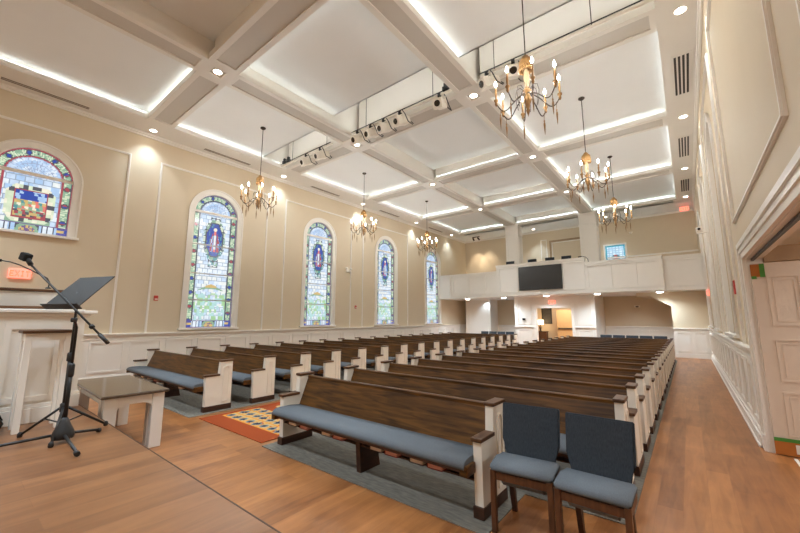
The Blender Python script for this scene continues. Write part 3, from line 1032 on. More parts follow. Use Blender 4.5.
# ------------------------------------------------------------------ rug in the center aisle
def rug():
    bm = new_bm()
    lay = bm.loops.layers.float_color.new('weave')
    x0, x1, y0, y1 = -6.32, -4.48, 2.74, 6.3
    OR, CRM, NV, RED, GLD = lin(146, 62, 22), lin(190, 160, 108), lin(44, 48, 66), lin(168, 54, 30), lin(206, 138, 52)
    st = .035
    nx, ny = int((x1 - x0) / st), int((y1 - y0) / st)
    grid = [[bm.verts.new((x0 + (x1 - x0) * i / nx, y0 + (y1 - y0) * j / ny, .009)) for j in range(ny + 1)] for i in range(nx + 1)]
    for i in range(nx):
        for j in range(ny):
            u, v = (i + .5) / nx * (x1 - x0), (j + .5) / ny * (y1 - y0)
            w = x1 - x0
            e = min(u, w - u)
            c = OR
            if .30 < v < 1.0 and .1 < u < w - .1:
                c = CRM
                fu, fv = (u - .1) % .2, (v - .30) % .233
                dd = abs(fu - .11) + abs(fv - .12)
                if dd < .06:
                    c = NV
                elif dd < .09:
                    c = lin(110, 122, 122)
                elif fu < .035 or fv < .035:
                    c = GLD
                elif hsh(i, j) > .9:
                    c = RED
            elif v > 1.2 and .12 < u < w - .12:
                vv = v - 1.2
                cu = u - w / 2
                if vv > .35 or math.hypot(cu, (vv - .35)) < .72:
                    c = CRM
                    q = math.sin(cu * 13) * math.sin(vv * 13) + .5 * math.sin(cu * 29 + vv * 17)
                    if q > .75:
                        c = RED
                    elif q > .45:
                        c = GLD
                    elif q < -.8:
                        c = NV
                    elif q < -.55:
                        c = lin(120, 126, 104)
            f = bm.faces.new((grid[i][j], grid[i + 1][j], grid[i + 1][j + 1], grid[i][j + 1]))
            for l in f.loops:
                l[lay] = (*c, 1)
    base = box(bm, x0, x1, y0, y1, 0, .0088)
    for v in base:
        for f in v.link_faces:
            for l in f.loops:
                l[lay] = (*OR, 1)
    o = obj('aisle_rug', bm, M['rug'])
    tag(o, 'orange and cream patterned rug lying in the center aisle', 'rug')
rug()

# ------------------------------------------------------------------ upholstered chairs
def make_chair(label, loc, rz, group):
    """origin on the floor under the seat center, front towards local -y"""
    t = thing('upholstered_chair', label, 'chair', loc, rz, group)
    w = .228
    bm = new_bm()
    pr = [(.19, .445), (.20, .47), (.17, .492), (.05, .503), (-.05, .501), (-.105, .49), (-.128, .468), (-.122, .445), (-.09, .432)]
    prism(bm, pr, 'x', -w, w)
    bmesh.ops.bevel(bm, geom=[e for e in bm.edges if abs(e.verts[0].co.x - e.verts[1].co.x) < 1e-6], offset=.012, segments=2, affect='EDGES')
    for f in bm.faces:
        f.smooth = True
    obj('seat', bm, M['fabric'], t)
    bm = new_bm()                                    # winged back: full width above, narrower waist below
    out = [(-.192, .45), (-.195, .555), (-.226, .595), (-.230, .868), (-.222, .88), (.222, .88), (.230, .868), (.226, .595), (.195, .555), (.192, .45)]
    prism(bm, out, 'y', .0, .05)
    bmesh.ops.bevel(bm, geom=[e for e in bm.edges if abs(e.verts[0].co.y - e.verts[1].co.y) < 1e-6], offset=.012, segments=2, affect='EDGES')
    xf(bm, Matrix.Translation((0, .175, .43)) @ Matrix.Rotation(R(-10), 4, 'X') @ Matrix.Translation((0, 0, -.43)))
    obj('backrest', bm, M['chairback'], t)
    bm = new_bm()
    box(bm, -.2, .2, -.105, -.082, .375, .43, .003)
    for s in (-1, 1):
        a, b = sorted((s * .196, s * .222)); box(bm, a, b, -.09, .19, .375, .436, .003)
    box(bm, -.2, .2, .185, .207, .375, .43, .003)
    obj('seat_frame', bm, M['chairwood'], t)
    for s in (-1, 1):
        bm = new_bm()
        a, b = sorted((s * .188, s * .228)); box(bm, a, b, -.118, -.075, 0, .445, .005)
        obj('leg', bm, M['chairwood'], t)
        bm = new_bm()
        a, b = sorted((s * .15, s * .188))
        prism(bm, [(.275, 0), (.315, 0), (.245, .30), (.25, .42), (.275, .52), (.25, .52), (.215, .44), (.195, .30)], 'x', a, b)
        obj('leg', bm, M['basewood'], t)
    bm = new_bm()                                    # book pouch sagging under the seat
    prism(bm, [(-.07, .43), (-.085, .36), (-.04, .325), (.1, .33), (.16, .43)], 'x', -.15, .15)
    obj('book_pouch', bm, M['fabric'], t)
    return t
chA = make_chair('blue upholstered wooden chair next to the end of the short front pew', (-1.095, 2.90, 0), R(5), 'chairs beside the short front pew')
dup(chA, (-.605, 2.865, 0), R(-1), 'blue upholstered wooden chair nearest the right aisle, right of its twin')
rear = dup(chA, (-3.0, 18.45, 0), 0, '')
names = ['leftmost', 'second from the left', 'middle one', 'second from the right', 'rightmost']
for i in range(5):
    lab = 'dark blue chair, %s of the five behind the last right hand pew' % names[i]
    o = rear if i == 0 else dup(rear, (-3.0 + .5 * i, 18.45, 0), 0, lab)
    o['label'] = lab
    o['group'] = 'chairs behind the right hand pews'
for i in range(4):
    o = dup(rear, (-9.35 + .5 * i, 19.4, 0), 0, 'dark blue chair, %s of the four behind the last left pew' % ['leftmost', 'second from the left', 'third from the left', 'rightmost'][i])
    o['group'] = 'chairs behind the left pews'

# ------------------------------------------------------------------ communion table in front of the platform
t = thing('low_table', 'white low table with dark glossy top standing against the platform edge', 'table', (-6.27, 1.605, 0), R(-1.5))
hx, hy = .90, .36
bm = new_bm(); box(bm, -hx, hx, -hy + .01, hy - .01, .664, .70, .012); obj('tabletop', bm, M['tabletop'], t)
L = .13
bm = new_bm()
def arched_apron(bm, axis, a0, a1, u0, u1):
    pts = [(u0, .662), (u0, .50)]
    n = 6
    for i in range(n + 1):
        q = PI / 2 * i / n
        pts.append((u0 + .11 * (1 - math.cos(q)), .50 + .065 * math.sin(q)))
    for i in range(n + 1):
        q = PI / 2 * (1 - i / n)
        pts.append((u1 - .11 * (1 - math.cos(q)), .50 + .065 * math.sin(q)))
    pts += [(u1, .50), (u1, .662)]
    # drop duplicated end points
    cl = []
    for p in pts:
        if not cl or math.hypot(p[0] - cl[-1][0], p[1] - cl[-1][1]) > 1e-5:
            cl.append(p)
    prism(bm, cl, axis, a0, a1)
i0, i1 = hx - .04, hy - .05
for s in (-1, 1):
    a, b = sorted((s * (i0 - .02), s * (i0 - .05))); arched_apron(bm, 'x', a, b, -i1 + L, i1 - L)
    a, b = sorted((s * (i1 - .02), s * (i1 - .05))); arched_apron(bm, 'y', a, b, -i0 + L, i0 - L)
obj('apron', bm, M['white'], t)
for sx in (-1, 1):
    for sy in (-1, 1):
        bm = new_bm()
        a, b = sorted((sx * i0, sx * (i0 - L))); c, d = sorted((sy * i1, sy * (i1 - L)))
        g_ = .5 * (b - a) - .018
        box(bm, a - (.12 if sx > 0 else 0), b - (0 if sx > 0 else -.12) - .145, c, d, 0, .663, .005)
        box(bm, a + .145 - (.12 if sx > 0 else 0), b + (0 if sx > 0 else .12), c, d, 0, .663, .005)
        obj('leg', bm, M['white'], t)

# ------------------------------------------------------------------ pulpit, side stand, stands, monitor on the platform
t = thing('pulpit', 'white panelled pulpit with dark wooden ledges at the left platform edge', 'pulpit', (-6.2, .22, PZ))
bm = new_bm(); box(bm, -.45, .70, -1.0, .72, 0, 1.16); box(bm, -1.3, .1, -1.1, .92, 0, 1.14); obj('body', bm, M['white'], t)
bm = new_bm()
for y0, y1 in ((-.62, .12), (.18, .62)):
    frame(bm, 'x', .70, .722, y0, y1, .22, 1.02, .05)
obj('panel_moulding', bm, M['white'], t)
bm = new_bm()
for z0, z1, q in ((0, .15, .03), (.15, .19, .018)):
    box(bm, -.45, .70 + q, -1.0 - q, .72 + q, z0, z1, .006); box(bm, -1.3 - q, .1 + q, -1.1 - q, .92 + q, z0, z1, .006)
obj('base_moulding', bm, M['white'], t)
bm = new_bm()
for z0, z1, q in ((1.10, 1.14, .03), (1.14, 1.18, .065)):
    box(bm, -.45, .70 + q, -1.0 - q, .72 + q, z0, z1, .008); box(bm, -1.3 - q, .1 + q, -1.1 - q, .92 + q * 1.6, z0, z1, .008)
obj('cornice', bm, M['white'], t)
bm = new_bm(); box(bm, .12, .62, -1.0, .52, 1.18, 1.215, .008); obj('lower_ledge', bm, M['capwood'], t)
bm = new_bm(); box(bm, -.9, .05, -1.0, .70, 1.18, 1.40); obj('upper_box', bm, M['white'], t)
bm = new_bm(); box(bm, -.93, .08, -1.03, .74, 1.40, 1.435, .008); obj('upper_ledge', bm, M['capwood'], t)

bm = new_bm()
tube(bm, [(-6.0, .74, 1.956), (-6.0, .745, 2.03), (-6.0, .72, 2.08), (-6.0, .66, 2.115), (-6.0, .58, 2.16), (-6.02, .48, 2.215), (-6.05, .40, 2.245), (-6.07, .33, 2.255)], .007, 6)
g = obj('gooseneck_microphone', bm, M['black'])
tag(g, 'thin black gooseneck microphone bending over the pulpit top', 'microphone')
bm = new_bm(); tube(bm, [(-6.07, .335, 2.255), (-6.09, .25, 2.255)], .016, 8); obj('capsule', bm, M['foam'], g)
bm = new_bm(); lathe(bm, [(.028, 1.955), (.028, 1.965), (.01, 1.975)], (-6.0, .74, 0), 10); obj('base', bm, M['black'], g)

t = thing('pedestal_stand', 'tall narrow white stand with dark top in front of the pulpit', 'stand', (-5.20, .683, PZ))
bm = new_bm(); box(bm, -.16, .17, -.195, .195, .935, .965, .006); obj('top', bm, M['capwood'], t)
bm = new_bm()
box(bm, -.13, .14, -.165, .165, .86, .935); obj('apron', bm, M['white'], t)
for sx in (-1, 1):
    for sy in (-1, 1):
        bm = new_bm(); a, b = sorted((.005 + sx * .14, .005 + sx * .085)); c, d = sorted((sy * .172, sy * .12))
        box(bm, a, b, c, d, 0, .936, .004); obj('leg', bm, M['white'], t)

t = thing('floor_monitor', 'black wedge speaker on the platform at the left picture edge', 'speaker', (-5.33, .22, PZ), R(0))
bm = new_bm(); prism(bm, [(-.28, 0), (.20, 0), (.24, .10), (.08, .36), (-.28, .30)], 'x', -.2, .2); obj('cabinet', bm, M['plastic'], t)
bm = new_bm(); prism(bm, [(.228, .125), (.235, .13), (.10, .345), (.093, .34)], 'x', -.18, .18); obj('grille', bm, M['foam'], t)

# music stand
t = thing('music_stand', 'black music stand with wide tilted desk on tripod legs', 'music stand', (-4.64, .79, PZ))
bm = new_bm(); tube(bm, [(0, 0, .10), (0, 0, .72)], .016, 8); tube(bm, [(0, 0, .70), (0, 0, 1.18)], .011, 8); obj('pole', bm, M['black'], t)
bm = new_bm(); lathe(bm, [(.026, .22), (.03, .23), (.03, .29), (.022, .30)], n=10); obj('leg_hub', bm, M['plastic'], t)
bm = new_bm(); lathe(bm, [(.024, .68), (.026, .69), (.026, .75), (.018, .76)], n=10); obj('collar', bm, M['plastic'], t)
for fx, fy in ((-.266, -.236), (-.11, .358), (.317, -.106)):
    bm = new_bm()
    tube(bm, [(fx * .07, fy * .07, .26), (fx, fy, .018)], .011, 8)
    tube(bm, [(0, 0, .12), (fx * .45, fy * .45, .16)], .006, 6)
    leg = obj('leg', bm, M['black'], t)
    bm = new_bm(); lathe(bm, [(.016, 0), (.02, .01), (.018, .035), (.01, .045)], (fx, fy, 0), 8); obj('foot', bm, M['plastic'], leg)
th, w_, Ln, up = 3.512, .502, .281, .304
ux, uy = math.cos(th), math.sin(th)
lx, ly = math.sin(th) * Ln, -math.cos(th) * Ln
bx, by, bz = -4.605 + 4.64, .67 - .79, 1.714 - PZ
def DK(a, b, o=0.0):
    """point on the desk: a across (-.5...5), b up the slope 0..1, o offset along the desk normal"""
    n = Vector((ux, uy, 0)).cross(Vector((lx, ly, up))).normalized()
    p = Vector((bx + ux * w_ * a + lx * b, by + uy * w_ * a + ly * b, bz + up * b))
    return p + n * o
def dslab(a0, a1, b0, b1, o0, o1):
    bm = new_bm()
    vs = [bm.verts.new(DK(a, b, o)) for o in (o0, o1) for b in (b0, b1) for a in (a0, a1)]
    for f in ((0, 2, 3, 1), (4, 5, 7, 6), (0, 1, 5, 4), (2, 6, 7, 3), (0, 4, 6, 2), (1, 3, 7, 5)):
        bm.faces.new([vs[i] for i in f])
    return bm
obj('desk', dslab(-.5, .5, 0, 1, -.004, .004), M['plastic'], t)
obj('desk_lip', dslab(-.5, .5, -.010, .010, -.035, .035), M['plastic'], t)
bm = new_bm(); tube(bm, [(0, 0, 1.17), (.005, .0, 1.26), DK(0, .35, .02), DK(0, .45, .0)], .013, 8); obj('tilt_bracket', bm, M['black'], t)

# boom microphone stand
t = thing('microphone_stand', 'black boom microphone stand angled in front of the music stand', 'microphone stand', (-4.42, .77, PZ))
bm = new_bm(); lathe(bm, [(.075, .035), (.08, .06), (.07, .10), (.045, .15), (.03, .19), (.018, .21)], n=14); obj('base_hub', bm, M['plastic'], t)
for fx, fy in ((-.10, .28), (.543, .005), (-.16, -.60)):
    bm = new_bm()
    k = 1.0
    tube(bm, [(0, 0, .075), (fx * k, fy * k, .028)], .012, 8)
    leg = obj('leg', bm, M['black'], t)
    bm = new_bm(); tube(bm, [(fx * .93, fy * .93, .026), (fx * 1.02, fy * 1.02, .022)], .02, 8); obj('foot', bm, M['plastic'], leg)
piv = Vector((.087, -.039, 1.067))
bm = new_bm(); tube(bm, [(0, 0, .19), (0, 0, .62)], .016, 8); tube(bm, [(0, 0, .6), (0, 0, 1.0), (.04, -.02, 1.04), piv], .011, 8); obj('pole', bm, M['black'], t)
bm = new_bm(); lathe(bm, [(.02, .56), (.024, .58), (.024, .66), (.016, .68)], n=10); obj('clutch', bm, M['plastic'], t)
pA, pB = Vector((-4.755 + 4.42, .42 - .77, 2.13 - PZ)), Vector((-4.01 + 4.42, .921 - .77, 1.387 - PZ))
bm = new_bm(); tube(bm, [pA, pB], .009, 8); tube(bm, [pB + (pA - pB) * .10, pB], .016, 8); tube(bm, [pB + (pA - pB) * .18, pB + (pA - pB) * .2], .02, 8); obj('boom', bm, M['black'], t)
bm = new_bm(); lathe(bm, [(.02, -.02), (.024, -.01), (.024, .01), (.02, .02)], (piv.x, piv.y, piv.z), 10); obj('boom_clutch', bm, M['plastic'], t)
bm = new_bm(); tube(bm, [pA + (pB - pA) * .05, pA - Vector((.0, .005, -.03))], .02, 8); mc = obj('microphone_clip', bm, M['plastic'], t)
m = tag(obj('microphone', new_bm(), M['foam']), 'black foam covered microphone on the raised end of the boom', 'microphone')
bm = new_bm()
box(bm, -.038, .038, -.034, .034, -.038, .038, .014)
xf(bm, Matrix.Translation((-4.765, .41, 2.165)) @ Matrix.Rotation(R(30), 4, 'Z') @ Matrix.Rotation(R(20), 4, 'Y'))
bm.to_mesh(m.data); bm.free()

# ------------------------------------------------------------------ right doorway and the room beyond it
bm = new_bm()
OX = XR
def yz_frame(bm, x0, x1, y0, y1, z1, w):
    ring(bm, [(y1, 0), (y1, z1), (y0, z1), (y0, 0)], [(y1 - w, 0), (y1 - w, z1 - w), (y0 + w, z1 - w), (y0 + w, 0)], 'x', x0, x1, closed=False)
yz_frame(bm, OX - .035, OX, DOOR_Y0 - .2, DOOR_Y1 + .2, DOOR_Z + .2, .21)
yz_frame(bm, OX - .055, OX - .035, DOOR_Y0 - .2, DOOR_Y1 + .2, DOOR_Z + .2, .06)
yz_frame(bm, OX - .050, OX - .035, DOOR_Y0 - .10, DOOR_Y1 + .10, DOOR_Z + .10, .04)
box(bm, OX - .06, OX, DOOR_Y1 + .0, DOOR_Y1 + .19, 0, .19, .004)
yz_frame(bm, OX, OX + .16, DOOR_Y0 - .0, DOOR_Y1 + .0, DOOR_Z + .0, .02)
struct('trim_10', bm, M['white'])
bm = new_bm(); box(bm, OX + .16, 5.2, -.6, 8.2, -.1, 0); struct('floor_side_room', bm, M['floor'])
bm = new_bm(); box(bm, OX + .16, 5.2, -.6, 8.2, 2.75, 2.85); struct('ceiling_side_room', bm, M['ceil'])
bm = new_bm(); box(bm, 5.2, 5.3, -.6, 8.2, 0, 2.85); box(bm, OX + .16, 5.3, -.7, -.6, 0, 2.85); box(bm, OX + .16, 5.3, 8.2, 8.3, 0, 2.85); struct('wall_side_room', bm, M['wall'])
bm = new_bm(); box(bm, OX + .165, 2.6, DOOR_Y1 - .04, DOOR_Y1 + .06, 2.31, 2.50); struct('trim_11', bm, M['header'])
bm = new_bm(); box(bm, OX + .05, OX + .075, DOOR_Y0 + .02, DOOR_Y1 - .02, DOOR_Z - .05, DOOR_Z - .02); box(bm, OX + .05, OX + .075, DOOR_Y0 + .02, DOOR_Y1 - .02, DOOR_Z - .021, DOOR_Z - .018); struct('trim_12', bm, M['black'])
area('side_room_panel', (2.6, 3.6, 2.74), (0, 0, 0), .6, .6, 26, (.9, .93, .92))
area('side_room_panel', (2.6, 6.0, 2.74), (0, 0, 0), .6, .6, 18, (.9, .93, .92))
root = sroot('door_1', (OX + .03, DOOR_Y1 - .045, .012))
bm = new_bm(); box(bm, 0, .92, -.02, .02, 0, 2.28, .003); obj('door_slab', bm, M['door'], root)
bm = new_bm()
for x0, x1 in ((.13, .42), (.50, .79)):
    for z0, z1 in ((.22, .72), (.84, 1.34), (1.50, 2.12)):
        frame(bm, 'y', -.027, -.02, x0, x1, z0, z1, .022)
        frame(bm, 'y', -.024, -.02, x0 + .05, x1 - .05, z0 + .05, z1 - .05, .012)
obj('door_panels', bm, M['door'], root)
bm = new_bm(); box(bm, OX + .16, OX + .19, DOOR_Y0, DOOR_Y1 - .14, 0, .006); struct('trim_13', bm, M['white'])
DY = DOOR_Y1 - .065
g = thing('cardboard_patch', 'brown cardboard square taped with green tape at the top door corner', 'cardboard', (OX + .03, DY - .006, 2.115))
bm = new_bm(); box(bm, -.004, .085, -.004, 0, .005, .165); obj('sheet', bm, M['card'], g)
bm = new_bm(); box(bm, .078, .125, -.007, -.003, .0, .168); box(bm, -.002, .045, -.007, -.003, -.02, .015); obj('tape', bm, M['green'], g)
g = thing('cardboard_guard', 'brown cardboard strip taped along the door bottom', 'cardboard', (OX + .03, DY - .006, 0.013))
bm = new_bm(); box(bm, -.004, .70, -.006, 0, .0, .165); obj('sheet', bm, M['card'], g)
bm = new_bm(); box(bm, -.004, .70, -.010, -.005, .15, .19); obj('tape', bm, M['green'], g)
bm = new_bm(); box(bm, .17, .32, -.010, -.006, .03, .13); obj('paper_label', bm, M['paper'], g)

# ------------------------------------------------------------------ wall devices
def exit_sign(label, loc, rz, s=1.0):
    """face towards local -y"""
    t = thing('exit_sign', label, 'exit sign', loc, rz)
    bm = new_bm(); box(bm, -.17 * s, .17 * s, 0, .05, -.10 * s, .10 * s, .008); obj('housing', bm, M['exitface'], t)
    bm = new_bm()
    L_ = {'E': ['11111', '1....', '1111.', '1....', '11111'], 'X': ['1...1', '.1.1.', '..1..', '.1.1.', '1...1'], 'I': ['.111.', '..1..', '..1..', '..1..', '.111.'], 'T': ['11111', '..1..', '..1..', '..1..', '..1..']}
    c = .0125 * s
    for k, chh in enumerate('EXIT'):
        for r_, row in enumerate(L_[chh]):
            for q, v in enumerate(row):
                if v == '1':
                    x = (-2 + k) * .078 * s + .008 * s + q * c
                    z = (.062 - r_ * .025) * s
                    box(bm, x, x + c * 1.02, -.004, 0, z - .0255 * s, z)
    obj('letters', bm, M['exit'], t)
    return t
exit_sign('red glowing EXIT sign on the left wall under the short window', (XL + .055, .93, 2.58), R(90), 1.05)
exit_sign('red glowing EXIT sign above the rear doorway under the balcony', (-5.38, 19.15, 2.42), 0, .95)
exit_sign('red glowing EXIT sign seen edge on along the right wall', (XR - .055, 16.6, 2.50), R(-90), 1.0)

def pull(label, loc, s):
    t = thing('fire_alarm_pull', label, 'fire alarm', loc, 0)
    a, b = sorted((0, s * .03)); bm = new_bm(); box(bm, a, b, -.05, .05, -.07, .07, .006); obj('housing', bm, M['redplastic'], t)
    a, b = sorted((s * .03, s * .042)); bm = new_bm(); box(bm, a, b, -.035, .035, -.045, -.015); obj('handle', bm, M['paper'], t)
pull('small red fire alarm pull on the left wall between the short and first tall windows', (XL, 3.59, 2.16), 1)
pull('small red fire alarm box on the left wall between the second and third tall windows', (XL, 11.28, 2.10), 1)
t = thing('fire_alarm_strobe', 'red fire alarm strobe on the right wall beyond the doorway', 'fire alarm', (XR, 7.75, 2.09))
bm = new_bm(); box(bm, -.045, 0, -.065, .065, -.11, .11, .012); obj('housing', bm, M['redplastic'], t)
bm = new_bm(); box(bm, -.065, -.045, -.03, .03, .03, .08, .006); obj('lens', bm, M['paper'], t)
t = thing('emergency_light', 'white twin head emergency light on the left wall beside the second tall window', 'emergency light', (XL, 10.78, 3.66))
bm = new_bm(); box(bm, 0, .08, -.14, .14, -.06, .06, .01); obj('housing', bm, M['fixture'], t)
for s in (-1, 1):
    bm = new_bm(); lathe(bm, [(.03, 0), (.06, .03), (.06, .08), (0, .09)], (.06, s * .12, .05), 10); obj('lamp_head', bm, M['fixture'], t)
t = thing('wall_camera', 'white camera on a bracket projecting from the right wall', 'camera', (XR, 12.9, 4.0))
bm = new_bm(); box(bm, -.26, 0, -.05, .05, -.05, -.01, .008); box(bm, -.02, 0, -.1, .1, -.14, .1, .005); obj('bracket', bm, M['fixture'], t)
bm = new_bm(); box(bm, -.27, -.13, -.09, .09, -.005, .13, .02); body = obj('camera_body', bm, M['fixture'], t)
bm = new_bm(); bm2 = lathe(bm, [(.03, 0), (.035, .02), (.03, .03), (0, .035)], n=12); xf(bm, Matrix.Translation((-.2, -.085, .065)) @ Matrix.Rotation(R(90), 4, 'X')); obj('lens', bm, M['glassblack'], body)

# ------------------------------------------------------------------ balcony end of the room
# rear walls
bm = new_bm(); box(bm, XL - .3, -7.35, YE, YE + .2, 0, TOP); box(bm, -3.45, XR + .2, YE, YE + .2, 0, TOP)
box(bm, -7.35, -3.45, YE, YE + .2, 2.73, TOP)
struct('wall_back', bm, M['wall'])
# vestibule block below, with a doorway
VX0, VX1, VY = -7.35, -3.45, 19.2
DX0, DX1, DZ = -6.2, -4.5, 2.13
bm = new_bm()
box(bm, VX0, DX0, VY, VY + .18, 0, 2.73); box(bm, DX1, VX1, VY, VY + .18, 0, 2.73); box(bm, DX0, DX1, VY, VY + .18, DZ, 2.73)
box(bm, VX0, VX0 + .15, VY + .18, YE + .2, 0, 2.73); box(bm, VX1 - .15, VX1, VY + .18, YE + .2, 0, 2.73)
struct('wall_vestibule', bm, M['white'])
bm = new_bm()
frame(bm, 'y', VY - .02, VY, VX0 + .15, DX0 - .25, 1.3, 2.6, .045)
frame(bm, 'y', VY - .02, VY, DX1 + .25, VX1 - .15, 1.3, 2.6, .045)
frame(bm, 'y', VY - .02, VY, VX0 + .15, DX0 - .25, .25, 1.05, .045)
frame(bm, 'y', VY - .02, VY, DX1 + .25, VX1 - .15, .25, 1.05, .045)
for xa, xb in ((VX0 - .03, DX0 - .14), (DX1 + .14, VX1 + .03)):
    box(bm, xa, xb, VY - .06, VY, 1.15, 1.21, .006); box(bm, xa, xb, VY - .05, VY, 0, .17, .006)
ring(bm, [(DX0 - .14, 0), (DX0 - .14, DZ + .14), (DX1 + .14, DZ + .14), (DX1 + .14, 0)], [(DX0, 0), (DX0, DZ), (DX1, DZ), (DX1, 0)], 'y', VY - .035, VY, closed=False)
box(bm, DX0 - .16, DX1 + .16, VY - .06, VY, DZ + .14, DZ + .2, .006)
struct('trim_14', bm, M['white'])
bm = new_bm(); box(bm, -9.0, -2.5, 23.2, 23.4, 0, 2.9); box(bm, -9.1, -9.0, YE + .2, 23.4, 0, 2.9); box(bm, -2.5, -2.4, YE + .2, 23.4, 0, 2.9); struct('wall_lobby', bm, M['wall'])
bm = new_bm(); box(bm, -9.1, -2.4, YE + .2, 23.4, 2.73, 2.85); struct('ceiling_lobby', bm, M['ceil'])
area('lobby_panel', (-5.4, 21.2, 2.70), (0, 0, 0), .8, .8, 30, (1, .92, .8))
# double door leaf standing open in the lobby
root = sroot('door_2', (-6.05, 22.3, 0.01))
bm = new_bm(); box(bm, -.0, .95, 0, .05, 0, 2.1, .004); obj('door_leaf', bm, M['tan'], root)
bm = new_bm(); box(bm, .06, .9, -.06, -.02, .98, 1.05, .006); box(bm, .06, .12, -.03, 0, .96, 1.07); box(bm, .84, .9, -.03, 0, .96, 1.07); obj('push_bar', bm, M['iron'], root)
t = thing('dresser', 'small brown cabinet seen through the rear doorway', 'cabinet', (-7.08, 22.6, 0))
bm = new_bm(); box(bm, -.35, .35, -.22, .22, .08, .8, .01); obj('body', bm, M['chairwood'], t)
bm = new_bm(); box(bm, -.38, .38, -.25, .25, .8, .84, .008); obj('top', bm, M['capwood'], t)
for k in range(3):
    bm = new_bm(); box(bm, -.31, .31, -.235, -.22, .12 + .225 * k, .32 + .225 * k, .004); d = obj('drawer', bm, M['capwood'], t)
    bm = new_bm(); lathe(bm, [(.015, 0), (.018, .02), (0, .03)], n=8); xf(bm, Matrix.Translation((0, -.235, .22 + .225 * k)) @ Matrix.Rotation(R(90), 4, 'X')); obj('knob', bm, M['gold'], d)
for sx in (-1, 1):
    for sy in (-1, 1):
        bm = new_bm(); box(bm, sx * .32 - .03, sx * .32 + .03, sy * .19 - .03, sy * .19 + .03, 0, .09); obj('leg', bm, M['chairwood'], t)
t = thing('table_lamp', 'lit table lamp with pale shade on the brown lobby cabinet', 'lamp', (-7.1, 22.6, .84))
bm = new_bm(); lathe(bm, [(.08, 0), (.08, .02), (.03, .05), (.06, .15), (.07, .25), (.03, .36), (.012, .42)], n=14); obj('base', bm, M['iron'], t)
bm = new_bm()
n = 16
ring(bm, [(.2 * math.cos(2 * PI * i / n), .2 * math.sin(2 * PI * i / n)) for i in range(n)], [(.195 * math.cos(2 * PI * i / n), .195 * math.sin(2 * PI * i / n)) for i in range(n)], 'z', .40, .68)
obj('lamp_shade', bm, M['shade'], t)
t = thing('framed_picture', 'dark framed picture on the lobby wall beside the tan door', 'picture', (-6.86, 23.2, 1.78))
bm = new_bm(); frame(bm, 'y', -.04, 0, -.3, .3, -.5, .5, .05); obj('frame', bm, M['black'], t)
bm = new_bm(); box(bm, -.25, .25, -.015, 0, -.45, .45); obj('artwork', bm, M['picture'], t)

# left recess: closet block and rear wall wainscot
bm = new_bm(); box(bm, -11.0, -9.35, 20.5, YE, 0, 2.73); struct('wall_closet', bm, M['white'])
bm = new_bm(); frame(bm, 'y', 20.47, 20.5, -10.75, -9.5, .06, 2.4, .07); box(bm, -10.68, -9.57, 20.485, 20.5, .06, 2.33); struct('door_3', bm, M['white'])
bm = new_bm(); box(bm, -9.35, VX0, YE - .03, YE, 0, 1.15); box(bm, -9.35, VX0, YE - .07, YE, 1.15, 1.21, .006); box(bm, XL, -11.0, YE - .07, YE, 0, 1.21)
for k in range(2):
    frame(bm, 'y', YE - .05, YE - .03, -9.25 + .95 * k, -8.4 + .95 * k, .27, 1.03, .045)
box(bm, -3.45, -.55, YE - .03, YE, 0, 1.15); box(bm, -3.45, -.55, YE - .07, YE, 1.15, 1.21, .006)
for k in range(3):
    frame(bm, 'y', YE - .05, YE - .03, -3.4 + .95 * k, -2.5 + .95 * k, .27, 1.03, .045)
struct('trim_15', bm, M['white'])
root = sroot('window_9', (-7.95, YE - .03, .95))
bm = new_bm(); box(bm, -.11, .11, -.01, .0, 0, 1.7); obj('pane', bm, M['bluepane'], root)
bm = new_bm(); frame(bm, 'y', -.03, 0, -.16, .16, -.05, 1.75, .05); obj('window_frame', bm, M['white'], root)

# right block with sloping stair soffit
bm = new_bm()
box(bm, -.55, XR, VY, YE, 0, 2.73)
prism(bm, [(-1.75, 2.73), (-1.75, 2.60), (-1.25, 2.56), (-.55, 2.12), (-.55, 2.73)], 'y', VY, YE)
struct('wall_stair_block', bm, M['wall'])
bm = new_bm()
box(bm, -.55, XR, VY - .03, VY, 0, 1.15)
box(bm, -.58, XR, VY - .075, VY, 1.16, 1.21, .006); box(bm, -.58, XR, VY - .06, VY, 0, .17, .006)
frame(bm, 'y', VY - .05, VY - .03, -.47, -.02, .25, 1.05, .045); frame(bm, 'y', VY - .05, VY - .03, .1, .5, .25, 1.05, .045)
struct('trim_16', bm, M['white'])

# balcony slab and parapet
BB = 2.73
bm = new_bm()
box(bm, XL, XR, 18.45, YE, BB, 3.3); box(bm, -7.7, -.7, 18.02, 18.45, BB, 3.3)
box(bm, -7.74, -.7, 18.6, YE, 3.3, 3.85)
struct('floor_balcony', bm, M['ceil'])
bm = new_bm()
def parapet(x0, x1, yf, ztop, panels):
    box(bm, x0, x1, yf, yf + .12, BB, ztop)
    box(bm, x0 - .02, x1 + .02, yf - .05, yf + .17, ztop, ztop + .05, .01)
    box(bm, x0, x1, yf - .05, yf, ztop - .08, ztop, .006)
    box(bm, x0, x1, yf - .055, yf, BB, BB + .14, .006)
    for a, b in panels:
        frame(bm, 'y', yf - .045, yf, a - .03, b + .03, BB + .17, ztop - .09, .075)
parapet(XL, -7.75, 18.3, 4.08, [(-10.6, -9.66), (-9.6, -8.66), (-8.6, -7.8)])
parapet(-7.75, -3.5, 17.9, 4.32, [(-7.6, -6.62), (-6.5, -5.55), (-5.45, -4.5), (-4.46, -3.54)])
parapet(-3.5, -.65, 17.9, 4.10, [(-3.42, -2.56), (-2.5, -1.64), (-1.58, -.74)])
parapet(-.65, XR, 18.3, 4.10, [(-.52, .55)])
box(bm, -.77, -.65, 18.02, 18.3, BB, 4.10); box(bm, -7.75, -7.63, 18.02, 18.3, BB, 4.32)
